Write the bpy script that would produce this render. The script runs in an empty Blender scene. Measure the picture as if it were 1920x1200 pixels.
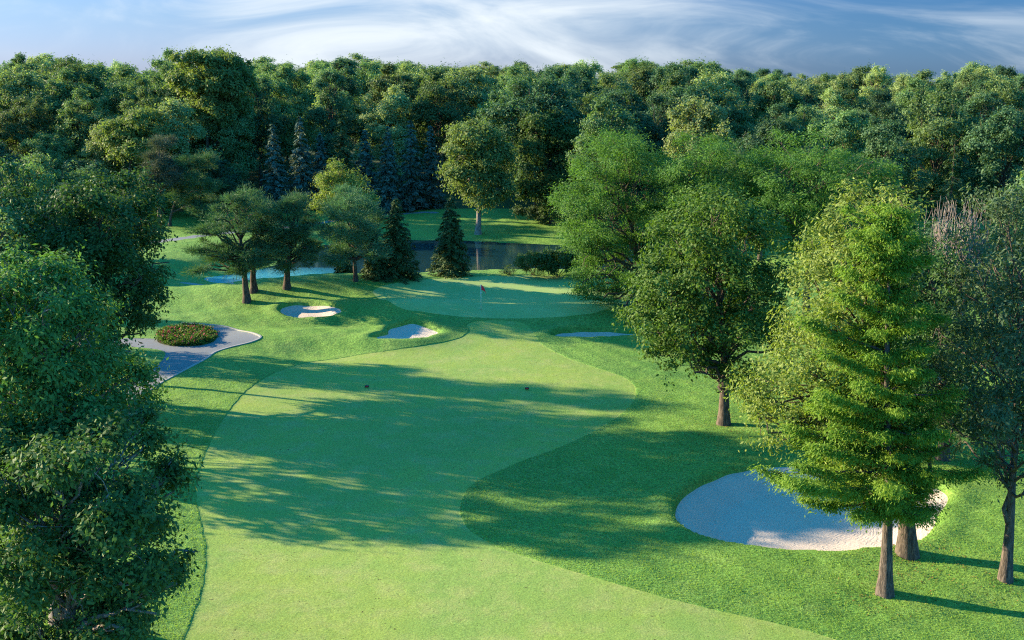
import bpy, math, random
import numpy as np
from math import radians as R, sin, cos, pi

RS = np.random.default_rng(7)
scn = bpy.context.scene
col = scn.collection

# ------------------------------------------------------------------ camera
H = 20.4
PITCH = math.atan(470 / 2133.0)
cam_d = bpy.data.cameras.new('camera'); cam = bpy.data.objects.new('camera', cam_d); col.objects.link(cam)
cam_d.sensor_width = 36; cam_d.lens = 36 * 2133 / 1920; cam_d.clip_start = 0.5; cam_d.clip_end = 9000
cam.location = (0, 0, H); cam.rotation_euler = (pi / 2 - PITCH, 0, 0)
scn.camera = cam
FW = np.array([0, cos(PITCH), -sin(PITCH)]); UP = np.array([0, sin(PITCH), cos(PITCH)])


def ray(px, py):
    return FW * 2133.0 + np.array([1., 0, 0]) * (px - 960) + UP * (600 - py)


def atz(px, py, z=0.0):                     # picture point -> point on the level z
    d = ray(px, py); t = (z - H) / d[2]
    return np.array([0, 0, H]) + d * t


def aty(px, py, Y):                         # picture point -> point at distance Y
    d = ray(px, py); t = Y / d[1]
    return np.array([0, 0, H]) + d * t


# ------------------------------------------------------------------ helpers
def tag(o, label=None, cat=None, group=None, kind=None):
    if label: o['label'] = label
    if cat: o['category'] = cat
    if group: o['group'] = group
    if kind: o['kind'] = kind
    return o


def empty(name, loc):
    o = bpy.data.objects.new(name, None); col.objects.link(o); o.location = [float(v) for v in loc]
    o.empty_display_size = .3
    return o


def mesh(name, V, F, mat, parent=None, attrs=None, smooth=False, normals=None, mats=None):
    """V (n,3); F (m,k) array or list of such arrays"""
    Fs = F if isinstance(F, list) else [F]
    Fs = [f for f in Fs if len(f)]
    me = bpy.data.meshes.new(name)
    V = np.asarray(V, np.float32)
    me.vertices.add(len(V)); me.vertices.foreach_set('co', V.ravel())
    tot = np.concatenate([np.full(len(f), f.shape[1], np.int32) for f in Fs])
    idx = np.concatenate([f.ravel() for f in Fs]).astype(np.int32)
    me.loops.add(len(idx)); me.loops.foreach_set('vertex_index', idx)
    me.polygons.add(len(tot))
    st = np.zeros(len(tot), np.int32); st[1:] = np.cumsum(tot)[:-1]
    me.polygons.foreach_set('loop_start', st)
    me.polygons.foreach_set('use_smooth', np.full(len(tot), smooth))
    if attrs:
        for k, a in attrs.items():
            at_ = me.attributes.new(k, 'FLOAT', 'POINT'); at_.data.foreach_set('value', np.asarray(a, np.float32))
    me.update(calc_edges=True)
    if normals is not None:
        me.normals_split_custom_set_from_vertices(np.asarray(normals, np.float32).tolist())
    me.materials.append(mat)
    o = bpy.data.objects.new(name, me); col.objects.link(o)
    if parent: o.parent = parent
    return o


def unit(v):
    return v / np.maximum(np.linalg.norm(v, axis=-1, keepdims=True), 1e-9)


class Wood:
    def __init__(s): s.V = []; s.F = []; s.n = 0

    def tube(s, P, rad, k=7, flare=0., rng=None):
        P = np.asarray(P, float); rad = np.asarray(rad, float); m = len(P)
        T = unit(np.gradient(P, axis=0))
        a = np.cross(T, np.array([0.3, 1., 0.1])); a = unit(a); b = np.cross(T, a)
        th = np.arange(k) * 2 * pi / k
        rr = np.repeat(rad[:, None], k, 1)
        if flare:
            w = np.exp(-np.arange(m) / 1.1)[:, None]
            rr = rr * (1 + flare * w * (1 + .35 * np.sin(th * 3 + 1)[None] + .25 * np.sin(th * 5)[None]))
        ring = P[:, None] + rr[..., None] * (np.cos(th)[None, :, None] * a[:, None] + np.sin(th)[None, :, None] * b[:, None])
        s.V.append(ring.reshape(-1, 3))
        i = np.arange(m - 1)[:, None] * k + np.arange(k)[None]; j = np.arange(m - 1)[:, None] * k + (np.arange(k)[None] + 1) % k
        s.F.append((np.stack([i, j, j + k, i + k], -1).reshape(-1, 4) + s.n)); s.n += m * k

    def limb(s, A, B, r0, r1, sag=.15, n=6, k=5, rng=RS, jit=.04):
        A = np.asarray(A, float); B = np.asarray(B, float); L = np.linalg.norm(B - A)
        t = np.linspace(0, 1, n)[:, None]
        P = A + (B - A) * t + np.array([0, 0, -1.]) * (sag * L * 4 * t * (1 - t) * .5)
        P[1:-1] += rng.normal(0, jit * L, (n - 2, 3))
        s.tube(P, r0 + (r1 - r0) * t[:, 0], k)
        return P

    def build(s, name, mat, parent):
        return mesh(name, np.concatenate(s.V), np.concatenate(s.F), mat, parent, smooth=True)


def leaves(C, N, T, L, W, v, fold=.25):
    """kite shaped leaves: centre C, normal N, direction T, length L, width W"""
    T = unit(T - (T * N).sum(-1, keepdims=True) * N); S = np.cross(N, T)
    L = L[:, None]; W = W[:, None]
    a = C - T * L * .5; c = C + T * L * .5 - N * L * .12
    m = C + N * W * fold
    b = m + S * W * .5 - T * L * .05 - N * W * fold * 1.5; d = m - S * W * .5 - T * L * .05 - N * W * fold * 1.5
    V = np.stack([a, b, c, d], 1).reshape(-1, 3)
    F = np.arange(len(C) * 4).reshape(-1, 4)
    return V, F, np.repeat(v, 4)


def crown(lobes, rng, dens=3.0, rc=.45, per=40, L=.2, W=.5, mode='broad', inner=.6, up=.45, flat=.8, bias=.35, clus=.085):
    lobes = np.asarray(lobes, float)
    w = lobes[:, 3] * lobes[:, 4] + lobes[:, 4] * lobes[:, 5] + lobes[:, 3] * lobes[:, 5]
    K = max(10, int(w.sum() * dens))
    li = rng.choice(len(lobes), K, p=w / w.sum())
    u = unit(rng.normal(size=(K, 3)))
    flip = (u[:, 2] < 0) & (rng.random(K) < bias); u[flip, 2] *= -1
    r = .55 + .5 * rng.random(K) ** .8
    C = lobes[li, :3] + u * r[:, None] * lobes[li, 3:6]
    if clus:
        # gather the clumps into boughs, so that gaps and dark hollows open between them
        K2 = max(8, int(K * clus)); pick = rng.choice(K, K2, replace=False)
        own = np.empty(K, int)
        for a0 in range(0, K, 2000):
            b0 = C[a0:a0 + 2000]; own[a0:a0 + 2000] = pick[((b0[:, None] - C[pick][None]) ** 2).sum(2).argmin(1)]
        pull = rng.uniform(.25, .62, K)[:, None]
        C = C * (1 - pull) + C[own] * pull
    keep = np.ones(K, bool)
    for q in range(len(lobes)):
        d = np.linalg.norm((C - lobes[q, :3]) / lobes[q, 3:6], axis=1)
        keep &= (d > inner) | (li == q)
    C = C[keep]; u = u[keep]; K = len(C)
    cc = lobes[:, :3].mean(0)
    out = unit(u * .7 + unit(C - cc) * .5)
    cr = rc * (.5 + .9 * rng.random(K))
    n = per
    off = rng.normal(size=(K, n, 3))
    off = off * np.array([1, 1, flat])
    rad = np.linalg.norm(off, axis=2, keepdims=True)
    off = off / rad * np.minimum(rad, 1.95) * cr[:, None, None] * .75
    # clumps are drawn out into sprays, each along its own way, mostly outward and level
    ax_ = unit(out * .6 + rng.normal(0, .6, (K, 3)) * [1, 1, .6])
    st = rng.uniform(.1, 1.1, K)
    off = off * rng.uniform(.65, 1.15, (K, 1, 3)) + ax_[:, None] * ((off * ax_[:, None]).sum(2) * st[:, None])[..., None]
    P = (C[:, None] + off).reshape(-1, 3)
    M = K * n
    o = np.repeat(out, n, 0); offd = unit(off.reshape(-1, 3))
    v = np.clip(np.repeat(rng.random(K), n) * .5 + rng.random(M) * .5, 0, 1)
    if mode == 'broad':
        N = unit(o * .35 + offd * .35 + np.array([0, 0, up]) + rng.normal(0, .48, (M, 3)))
        T = unit(offd + rng.normal(0, .7, (M, 3)) + np.array([0, 0, -.5]))
    elif mode == 'needle':
        T = unit(offd + o * .4 + rng.normal(0, .25, (M, 3)) + np.array([0, 0, .25]))
        N = unit(rng.normal(size=(M, 3)) + np.array([0, 0, .8]))
        N = unit(N - (N * T).sum(-1, keepdims=True) * T)
    else:
        T = unit(o * .6 + offd * .8 + rng.normal(0, .4, (M, 3)) + np.array([0, 0, -.35]))
        N = unit(o * .3 + np.array([0, 0, .6]) + rng.normal(0, .4, (M, 3)))
    ln = L * (.6 + .8 * rng.random(M)); wd = ln * W
    V, F, vv = leaves(P, N, T, ln, wd, v)
    return V, F, vv, C, li[keep]


# ------------------------------------------------------------------ materials
def new_mat(name):
    m = bpy.data.materials.new(name); m.use_nodes = True
    nt = m.node_tree; nt.nodes.clear()
    return m, nt, nt.nodes, nt.links


def nd(nt, typ, **kw):
    n = nt.nodes.new(typ)
    for k, v in kw.items():
        if k in n.inputs.keys(): n.inputs[k].default_value = v
        else: setattr(n, k, v)
    return n


def mixc(nt, fac, a, b, typ='MIX'):
    n = nt.nodes.new('ShaderNodeMix'); n.data_type = 'RGBA'; n.blend_type = typ
    for s, v in ((0, fac), (6, a), (7, b)):
        if hasattr(v, 'links') or hasattr(v, 'is_linked'): nt.links.new(v, n.inputs[s])
        else: n.inputs[s].default_value = v if s == 0 else (*v, 1)
    return n.outputs[2]


def ramp(nt, fac, p0, p1):
    n = nt.nodes.new('ShaderNodeMapRange'); n.inputs[1].default_value = p0; n.inputs[2].default_value = p1
    n.interpolation_type = 'SMOOTHSTEP'
    nt.links.new(fac, n.inputs[0]); return n.outputs[0]


def noise(nt, vec, scale, detail=4, rough=.55, dist=0.):
    n = nd(nt, 'ShaderNodeTexNoise'); n.inputs['Scale'].default_value = scale; n.inputs['Detail'].default_value = detail
    n.inputs['Roughness'].default_value = rough; n.inputs['Distortion'].default_value = dist
    nt.links.new(vec, n.inputs['Vector']); return n.outputs['Fac']


def mapping(nt, scale=(1, 1, 1), rot=(0, 0, 0), src='geo'):
    g = nt.nodes.new('ShaderNodeNewGeometry') if src == 'geo' else nt.nodes.new('ShaderNodeTexCoord')
    m = nt.nodes.new('ShaderNodeMapping'); m.inputs['Scale'].default_value = scale; m.inputs['Rotation'].default_value = rot
    nt.links.new(g.outputs['Position' if src == 'geo' else 'Object'], m.inputs['Vector']); return m.outputs[0]


def leaf_mat(name, c0, c1, trans=.32, rough=.6, spec=.12, objvar=.0, tcol=None):
    m, nt, N, Lk = new_mat(name)
    a = nd(nt, 'ShaderNodeAttribute'); a.attribute_name = 'v'
    c = mixc(nt, a.outputs['Fac'], c0, c1)
    if objvar:
        oi = nt.nodes.new('ShaderNodeObjectInfo')
        hs = nt.nodes.new('ShaderNodeHueSaturation')
        mr = nt.nodes.new('ShaderNodeMapRange'); mr.inputs[3].default_value = .5 - objvar * .35; mr.inputs[4].default_value = .5 + objvar * .22
        Lk.new(oi.outputs['Random'], mr.inputs[0]); Lk.new(mr.outputs[0], hs.inputs['Hue'])
        ml = nt.nodes.new('ShaderNodeMath'); ml.operation = 'MULTIPLY'; ml.inputs[1].default_value = 7.31
        fr = nt.nodes.new('ShaderNodeMath'); fr.operation = 'FRACT'
        Lk.new(oi.outputs['Random'], ml.inputs[0]); Lk.new(ml.outputs[0], fr.inputs[0])
        m2 = nt.nodes.new('ShaderNodeMapRange'); m2.inputs[3].default_value = 1 - objvar * 4.5; m2.inputs[4].default_value = 1 + objvar * 7
        Lk.new(fr.outputs[0], m2.inputs[0]); Lk.new(m2.outputs[0], hs.inputs['Value'])
        hs.inputs['Saturation'].default_value = .95
        Lk.new(c, hs.inputs['Color']); c = hs.outputs[0]
    p = nd(nt, 'ShaderNodeBsdfPrincipled'); p.inputs['Roughness'].default_value = rough
    p.inputs['Specular IOR Level'].default_value = spec
    Lk.new(c, p.inputs['Base Color'])
    t = nt.nodes.new('ShaderNodeBsdfTranslucent')
    tc = mixc(nt, 1.0, c, tcol or (1.25, 1.35, .5), 'MULTIPLY'); Lk.new(tc, t.inputs[0])
    mx = nt.nodes.new('ShaderNodeMixShader'); mx.inputs[0].default_value = trans
    Lk.new(p.outputs[0], mx.inputs[1]); Lk.new(t.outputs[0], mx.inputs[2])
    o = nt.nodes.new('ShaderNodeOutputMaterial'); Lk.new(mx.outputs[0], o.inputs[0])
    return m


def bark_mat(name, c0, c1, sc=1.):
    m, nt, N, Lk = new_mat(name)
    v = mapping(nt, (9 * sc, 9 * sc, 1.6 * sc), src='obj')
    n1 = noise(nt, v, 1.6, 6, .65, .6)
    c = mixc(nt, ramp(nt, n1, .35, .68), c0, c1)
    p = nd(nt, 'ShaderNodeBsdfPrincipled'); p.inputs['Roughness'].default_value = .9; p.inputs['Specular IOR Level'].default_value = .15
    Lk.new(c, p.inputs['Base Color'])
    b = nt.nodes.new('ShaderNodeBump'); b.inputs['Strength'].default_value = .9; b.inputs['Distance'].default_value = .05
    Lk.new(n1, b.inputs['Height']); Lk.new(b.outputs[0], p.inputs['Normal'])
    o = nt.nodes.new('ShaderNodeOutputMaterial'); Lk.new(p.outputs[0], o.inputs[0])
    return m


def flat_mat(name, c, rough=.6, metal=0., c2=None, sc=20.):
    m, nt, N, Lk = new_mat(name)
    p = nd(nt, 'ShaderNodeBsdfPrincipled'); p.inputs['Roughness'].default_value = rough; p.inputs['Metallic'].default_value = metal
    n1 = noise(nt, mapping(nt, src='obj'), sc, 4)
    Lk.new(mixc(nt, n1, c, c2 or tuple(x * .75 for x in c)), p.inputs['Base Color'])
    o = nt.nodes.new('ShaderNodeOutputMaterial'); Lk.new(p.outputs[0], o.inputs[0])
    return m


def grass_mat(name, ca, cb, cc, fine=.5, bumpd=.03, bscale=9., stretch=(1, 1, 1), sheen=.0, patch=.12, specks=False):
    """ca/cb broad patches, cc fine dry blades"""
    m, nt, N, Lk = new_mat(name)
    v = mapping(nt)
    n1 = noise(nt, v, patch, 5, .6, .3); n2 = noise(nt, v, patch * 5, 5, .65); n3 = noise(nt, mapping(nt, stretch), bscale, 5, .75)
    c = mixc(nt, ramp(nt, n1, .36, .64), ca, cb)
    n2r = ramp(nt, n2, .40, .75)
    mul = nt.nodes.new('ShaderNodeMath'); mul.operation = 'MULTIPLY'; mul.inputs[1].default_value = .8; Lk.new(n2r, mul.inputs[0])
    c = mixc(nt, mul.outputs[0], c, cc)
    mul = nt.nodes.new('ShaderNodeMapRange'); mul.inputs[1].default_value = .3; mul.inputs[2].default_value = .7
    mul.inputs[3].default_value = 1 - fine; mul.inputs[4].default_value = 1 + fine * .8
    Lk.new(n3, mul.inputs[0])
    c = mixc(nt, 1.0, c, mul.outputs[0], 'MULTIPLY')
    if specks:
        n4 = noise(nt, v, 6.5, 2, .5); sp = ramp(nt, n4, .715, .73)
        c = mixc(nt, sp, c, (.06, .06, .02))
    p = nd(nt, 'ShaderNodeBsdfPrincipled'); p.inputs['Roughness'].default_value = .75; p.inputs['Specular IOR Level'].default_value = .12
    if sheen:
        p.inputs['Sheen Weight'].default_value = sheen; p.inputs['Sheen Tint'].default_value = (.8, 1, .5, 1); p.inputs['Sheen Roughness'].default_value = .5
    Lk.new(c, p.inputs['Base Color'])
    b = nt.nodes.new('ShaderNodeBump'); b.inputs['Strength'].default_value = 1.; b.inputs['Distance'].default_value = bumpd
    Lk.new(n3, b.inputs['Height'])
    b2 = nt.nodes.new('ShaderNodeBump'); b2.inputs['Strength'].default_value = .6; b2.inputs['Distance'].default_value = bumpd * 3
    Lk.new(noise(nt, v, 1.4, 4, .6), b2.inputs['Height']); Lk.new(b.outputs[0], b2.inputs['Normal'])
    Lk.new(b2.outputs[0], p.inputs['Normal'])
    o = nt.nodes.new('ShaderNodeOutputMaterial'); Lk.new(p.outputs[0], o.inputs[0])
    return m


def sand_mat():
    m, nt, N, Lk = new_mat('bunker_sand')
    v = mapping(nt)
    a = nd(nt, 'ShaderNodeAttribute'); a.attribute_name = 'edge'
    w = nt.nodes.new('ShaderNodeMath'); w.operation = 'MULTIPLY_ADD'
    wn = noise(nt, v, .9, 3); Lk.new(wn, w.inputs[0]); w.inputs[1].default_value = 1.6; Lk.new(a.outputs['Fac'], w.inputs[2])
    s = nt.nodes.new('ShaderNodeMath'); s.operation = 'MULTIPLY'; s.inputs[1].default_value = 30.; Lk.new(w.outputs[0], s.inputs[0])
    sn = nt.nodes.new('ShaderNodeMath'); sn.operation = 'SINE'; Lk.new(s.outputs[0], sn.inputs[0])
    fn = noise(nt, v, 14, 5, .7)
    hh = nt.nodes.new('ShaderNodeMath'); hh.operation = 'MULTIPLY_ADD'; hh.inputs[1].default_value = .28
    Lk.new(sn.outputs[0], hh.inputs[0]); Lk.new(fn, hh.inputs[2])
    p = nd(nt, 'ShaderNodeBsdfPrincipled'); p.inputs['Roughness'].default_value = .9; p.inputs['Specular IOR Level'].default_value = .1
    c = mixc(nt, fn, (.44, .37, .315), (.56, .465, .40)); Lk.new(c, p.inputs['Base Color'])
    b = nt.nodes.new('ShaderNodeBump'); b.inputs['Strength'].default_value = .8; b.inputs['Distance'].default_value = .022
    Lk.new(hh.outputs[0], b.inputs['Height']); Lk.new(b.outputs[0], p.inputs['Normal'])
    o = nt.nodes.new('ShaderNodeOutputMaterial'); Lk.new(p.outputs[0], o.inputs[0])
    return m


def water_mat():
    m, nt, N, Lk = new_mat('pond_water')
    v = mapping(nt, (1, 2.2, 1))
    p = nd(nt, 'ShaderNodeBsdfPrincipled'); p.inputs['Roughness'].default_value = .04
    p.inputs['Base Color'].default_value = (.010, .030, .035, 1); p.inputs['IOR'].default_value = 1.33
    p.inputs['Specular IOR Level'].default_value = .9
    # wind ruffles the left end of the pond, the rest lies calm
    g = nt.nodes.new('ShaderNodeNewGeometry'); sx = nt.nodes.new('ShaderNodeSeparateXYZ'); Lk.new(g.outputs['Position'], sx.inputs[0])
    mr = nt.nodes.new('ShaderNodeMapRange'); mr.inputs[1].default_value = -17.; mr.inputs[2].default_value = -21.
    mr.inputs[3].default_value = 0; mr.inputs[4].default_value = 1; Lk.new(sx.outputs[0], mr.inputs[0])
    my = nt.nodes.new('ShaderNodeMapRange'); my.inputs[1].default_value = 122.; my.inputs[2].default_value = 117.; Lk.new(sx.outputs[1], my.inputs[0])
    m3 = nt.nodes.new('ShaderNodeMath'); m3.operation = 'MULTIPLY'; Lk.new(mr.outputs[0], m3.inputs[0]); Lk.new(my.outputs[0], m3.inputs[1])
    Lk.new(mixc(nt, m3.outputs[0], (.010, .040, .048), (.07, .36, .46)), p.inputs['Base Color'])  # turquoise base colour paints the sky's reflection onto the ruffled end
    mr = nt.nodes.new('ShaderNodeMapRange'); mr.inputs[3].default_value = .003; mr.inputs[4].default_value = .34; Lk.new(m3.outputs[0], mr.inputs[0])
    b = nt.nodes.new('ShaderNodeBump'); b.inputs['Strength'].default_value = 1.; Lk.new(mr.outputs[0], b.inputs['Distance'])
    Lk.new(noise(nt, v, 2.4, 4, .6), b.inputs['Height']); Lk.new(b.outputs[0], p.inputs['Normal'])
    o = nt.nodes.new('ShaderNodeOutputMaterial'); Lk.new(p.outputs[0], o.inputs[0])
    return m


def asphalt_mat(name, c0, c1):
    m, nt, N, Lk = new_mat(name)
    v = mapping(nt)
    n1 = noise(nt, v, .5, 4, .6); n2 = noise(nt, v, 30, 3, .7)
    c = mixc(nt, n1, c0, c1); c = mixc(nt, ramp(nt, n2, .55, .8), c, tuple(x * 1.5 for x in c1))
    p = nd(nt, 'ShaderNodeBsdfPrincipled'); p.inputs['Roughness'].default_value = .85; p.inputs['Specular IOR Level'].default_value = .2
    Lk.new(c, p.inputs['Base Color'])
    b = nt.nodes.new('ShaderNodeBump'); b.inputs['Strength'].default_value = .5; b.inputs['Distance'].default_value = .01
    Lk.new(n2, b.inputs['Height']); Lk.new(b.outputs[0], p.inputs['Normal'])
    o = nt.nodes.new('ShaderNodeOutputMaterial'); Lk.new(p.outputs[0], o.inputs[0])
    return m


M = {}
M['rough'] = grass_mat('rough_grass', (.112, .240, .044), (.150, .285, .050), (.20, .31, .070), fine=.65, bumpd=.05, bscale=8., patch=.10)
M['fairway'] = grass_mat('fairway_grass', (.200, .312, .066), (.255, .345, .064), (.31, .345, .11), fine=.42, bumpd=.014, bscale=12., patch=.13, specks=True)
M['green'] = grass_mat('green_grass', (.250, .370, .115), (.295, .400, .125), (.34, .42, .16), fine=.16, bumpd=.004, bscale=16., patch=.1)
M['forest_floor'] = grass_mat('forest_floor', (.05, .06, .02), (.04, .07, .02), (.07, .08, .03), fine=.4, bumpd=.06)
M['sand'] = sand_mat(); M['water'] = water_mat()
M['asphalt'] = asphalt_mat('path_asphalt', (.145, .165, .185), (.19, .20, .22))
M['gravel'] = asphalt_mat('gravel', (.22, .22, .20), (.32, .30, .27))
M['kerb'] = asphalt_mat('kerb_concrete', (.28, .27, .26), (.38, .36, .34))
M['bark'] = bark_mat('bark_grey', (.045, .036, .030), (.16, .125, .10))
M['bark_warm'] = bark_mat('bark_red_brown', (.05, .042, .038), (.17, .138, .118))
M['bark_pale'] = bark_mat('bark_pale', (.13, .11, .10), (.36, .30, .27))
M['bark_pine'] = bark_mat('bark_pine', (.035, .030, .030), (.15, .105, .085))

# ------------------------------------------------------------------ terrain
def g2(px, py): p = atz(px, py, 0.); return p[0], p[1]


BUMPS = []
def bump(px, py, rx, ry, h, rot=0, dx=0, dy=0):
    x, y = g2(px, py); BUMPS.append((x + dx, y + dy, rx, ry, h, R(rot)))


bump(600, 556, 6.5, 3.6, 1.25)
bump(500, 572, 5, 3.0, .75, -10)
bump(430, 600, 6, 2.2, .35)
bump(330, 560, 7, 3, .75)
bump(700, 600, 4.5, 2.4, .55)
bump(845, 612, 3.2, 2.0, .35)
bump(560, 634, 5.5, 2.6, .65)
bump(690, 648, 4, 1.8, .45, 8)
bump(600, 657, 2.6, 1.5, -.55)
bump(640, 612, 5, 1.5, -.35)
bump(1130, 603, 6.5, 2.3, .75)
bump(780, 598, 4.0, 1.6, .5)
bump(1235, 950, 2.6, 3.0, .35)
bump(1500, 1075, 9, 2.5, .35)
bump(1850, 960, 5, 6, .5)
bump(1420, 840, 7, 3, .35)
bump(650, 516, 4, 2, .3)
bump(300, 480, 10, 12, .8)


def base_h(x, y):
    z = np.zeros_like(x)
    for (cx, cy, rx, ry, h, a) in BUMPS:
        u = (x - cx) * cos(a) + (y - cy) * sin(a); w = -(x - cx) * sin(a) + (y - cy) * cos(a)
        z = z + h * np.exp(-.5 * ((u / rx) ** 2 + (w / ry) ** 2))
    gx, gy = g2(965, 556)
    q = ((x - gx) / 17.5) ** 2 + ((y - gy) / 11.5) ** 2
    z = z + .75 / (1 + q ** 3) + .5 * np.clip((y - gy + 8) / 16, 0, 1) / (1 + q ** 3)
    # long soft undulation
    z = z + .16 * np.sin(x * .11 + 1.3) * np.sin(y * .085) + .10 * np.sin(x * .23 + y * .17)
    # far bank climbs gently, woods rise further
    z = z + np.clip((y - 138) / 60, 0, 1) ** 1.3 * 1.2
    # beyond the woods the land falls away
    z = z - np.clip(y - 560, 0, None) * .055
    return z


def sm(P, n=10, closed=True):
    P = np.asarray(P, float); out = []
    m = len(P)
    for i in range(m if closed else m - 1):
        if closed: p0, p1, p2, p3 = P[i - 1], P[i], P[(i + 1) % m], P[(i + 2) % m]
        else: p0, p1, p2, p3 = P[max(i - 1, 0)], P[i], P[i + 1], P[min(i + 2, m - 1)]
        for t in np.linspace(0, 1, n, endpoint=False):
            out.append(.5 * ((2 * p1) + (-p0 + p2) * t + (2 * p0 - 5 * p1 + 4 * p2 - p3) * t * t + (-p0 + 3 * p1 - 3 * p2 + p3) * t ** 3))
    if not closed: out.append(P[-1])
    return np.array(out)


def onground(px, py, extra=0.):
    z = 0.
    for _ in range(14):
        p = atz(px, py, z); z = .5 * z + .5 * (float(base_h(p[0:1], p[1:2])[0]) + extra)
    p = atz(px, py, z); p[2] = z
    return p


def poly(pts, n=8):
    W = np.array([onground(a, b)[:2] for a, b in pts])
    return sm(W, n)


def sdf(P, x, y):
    """negative inside"""
    d = np.full(x.shape, 1e9); ins = np.zeros(x.shape, bool)
    n = len(P)
    for i in range(n):
        ax, ay = P[i]; bx, by = P[(i + 1) % n]
        ex, ey = bx - ax, by - ay; L = ex * ex + ey * ey
        if L < 1e-12: continue
        t = np.clip(((x - ax) * ex + (y - ay) * ey) / L, 0, 1)
        d = np.minimum(d, (x - ax - t * ex) ** 2 + (y - ay - t * ey) ** 2)
        c = ((ay > y) != (by > y)) & (x < (bx - ax) * (y - ay) / (by - ay + 1e-12) + ax)
        ins ^= c
    d = np.sqrt(d)
    return np.where(ins, -d, d)


REG = {}
REG['fairway'] = poly([(340, 1200), (372, 1120), (384, 1050), (378, 990), (366, 930), (372, 880), (400, 815), (432, 765), (470, 725), (525, 694), (590, 677),
                       (660, 667), (740, 655), (810, 645), (858, 634), (879, 620), (875, 607), (905, 600), (950, 600), (985, 606), (1000, 622), (1018, 646), (1060, 668), (1110, 686), (1165, 704), (1190, 722),
                       (1192, 745), (1170, 772), (1130, 800), (1070, 830), (990, 860), (930, 885), (890, 905), (868, 935), (866, 962), (880, 990), (925, 1020),
                       (985, 1042), (1080, 1070), (1200, 1105), (1320, 1136), (1450, 1165), (1590, 1203), (1760, 1260), (1700, 1500), (960, 1700), (250, 1500), (310, 1260)])
REG['putting_green'] = poly([(700, 545), (725, 534), (770, 527), (860, 520), (960, 517), (1080, 519), (1170, 526), (1235, 538), (1240, 550), (1190, 567), (1130, 582),
                             (1060, 593), (960, 597), (870, 594), (800, 586), (740, 572), (706, 556)])
BK = [
    [(528, 582), (536, 576), (560, 572.5), (600, 572.5), (627, 575), (637, 580), (630, 587), (600, 591.5), (560, 593), (540, 590.5)],
    [(703, 628), (726, 622), (731, 614.5), (758, 608), (776, 605.5), (800, 612), (821, 620.5), (812, 627), (790, 632), (755, 633), (725, 631.5)],
    [(1040, 626), (1060, 620.5), (1100, 618.5), (1140, 619), (1180, 622), (1210, 624), (1170, 629), (1120, 632), (1080, 632), (1052, 630)],
    [(1262, 955), (1275, 930), (1310, 905), (1360, 885), (1420, 872), (1480, 868), (1560, 870), (1650, 882), (1740, 903), (1775, 918), (1782, 935), (1765, 960),
     (1752, 990), (1730, 1010), (1690, 1022), (1640, 1030), (1560, 1035), (1480, 1032), (1420, 1028), (1360, 1018), (1300, 998), (1268, 975)],
]
for i, b in enumerate(BK):
    P = poly(b); REG['bunker%d' % i] = P if i == 3 else P.mean(0) + (P - P.mean(0)) * (1.10, 1.22)
REG['path'] = poly([(215, 760), (255, 708), (290, 688), (308, 670), (303, 657), (240, 650), (150, 648), (100, 640), (150, 634), (240, 634), (300, 636), (330, 646), (370, 646), (400, 636), (404, 626), (390, 617), (340, 612),
                    (345, 608), (420, 613), (455, 622), (480, 627), (488, 633), (470, 641), (430, 651), (402, 660), (384, 673), (335, 699), (283, 729), (245, 770)], 6)
REG['bed'] = poly([(296, 640), (300, 628), (330, 618), (370, 616), (400, 622), (406, 632), (395, 642), (360, 648), (320, 647)], 6)
REG['gravel'] = poly([(335, 523), (370, 520.5), (392, 523), (415, 529), (440, 534), (400, 534), (365, 529)], 5)
REG['farpath'] = poly([(180, 462), (285, 451.5), (350, 443.5), (420, 435), (500, 428), (590, 418), (660, 407), (760, 399), (820, 397), (820, 399.5), (760, 401.5), (660, 410.5), (590, 422), (500, 432), (420, 439), (350, 448), (285, 457), (180, 469)], 5)
WATER_Z = -.6
POND = np.array([atz(a, b, WATER_Z)[:2] for a, b in [(378, 521), (385, 528), (430, 535), (500, 541), (560, 545), (600, 540), (640, 524), (720, 519), (850, 517), (1000, 516), (1150, 516), (1300, 516), (1400, 500), (1300, 462),
                                                    (1150, 461), (1060, 459), (960, 455), (880, 451), (800, 450), (720, 450), (640, 455), (580, 465), (540, 488), (470, 508), (420, 515)]])
REG['pond'] = sm(POND, 6)
KEYS = list(REG.keys())


def axis(segs):
    out = [segs[0][0]]
    for (a, b, s) in segs:
        n = max(1, int(round((b - a) / s))); out += list(np.linspace(a, b, n + 1)[1:])
    return np.array(out)


def grow(a, b, s0, f):
    out = []; s = s0; v = a
    while v < b: v += s; s *= f; out.append(min(v, b))
    return out


ys = list(axis([(20, 36, .8), (36, 62, .22), (62, 122, .27), (122, 160, .6)])); ys += grow(160, 4000, .9, 1.14)
xr = list(axis([(-30, 26, .25)])); xr = xr + grow(26, 2500, .35, 1.12); xl = [-30 - (v - 30) for v in grow(30, 2500, .35, 1.12)]
xs = np.array(sorted(set(np.round(xl, 4)) | set(np.round(xr, 4)))); ys = np.array(ys)
ys = np.concatenate([[-400, -100, 0, 12], ys])
X, Y = np.meshgrid(xs, ys)
nx, ny = len(xs), len(ys)
vx, vy = X.ravel(), Y.ravel()
PH = {k: np.full(vx.shape, 50.) for k in KEYS}
for k in KEYS:
    P = REG[k]; lo = P.min(0) - 9; hi = P.max(0) + 9
    m_ = (vx > lo[0]) & (vx < hi[0]) & (vy > lo[1]) & (vy < hi[1])
    PH[k][m_] = np.minimum(sdf(P, vx[m_], vy[m_]), 50)
wob_ = .5 * (.035 * np.sin(vx * 2.3 + 1.7 * np.sin(vy * 1.9)) + .03 * np.sin(vy * 3.7 + vx * 1.1) + .02 * np.sin(vx * 7.1 - vy * 5.3))
for k in ('fairway', 'putting_green'): PH[k] = PH[k] + wob_
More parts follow.
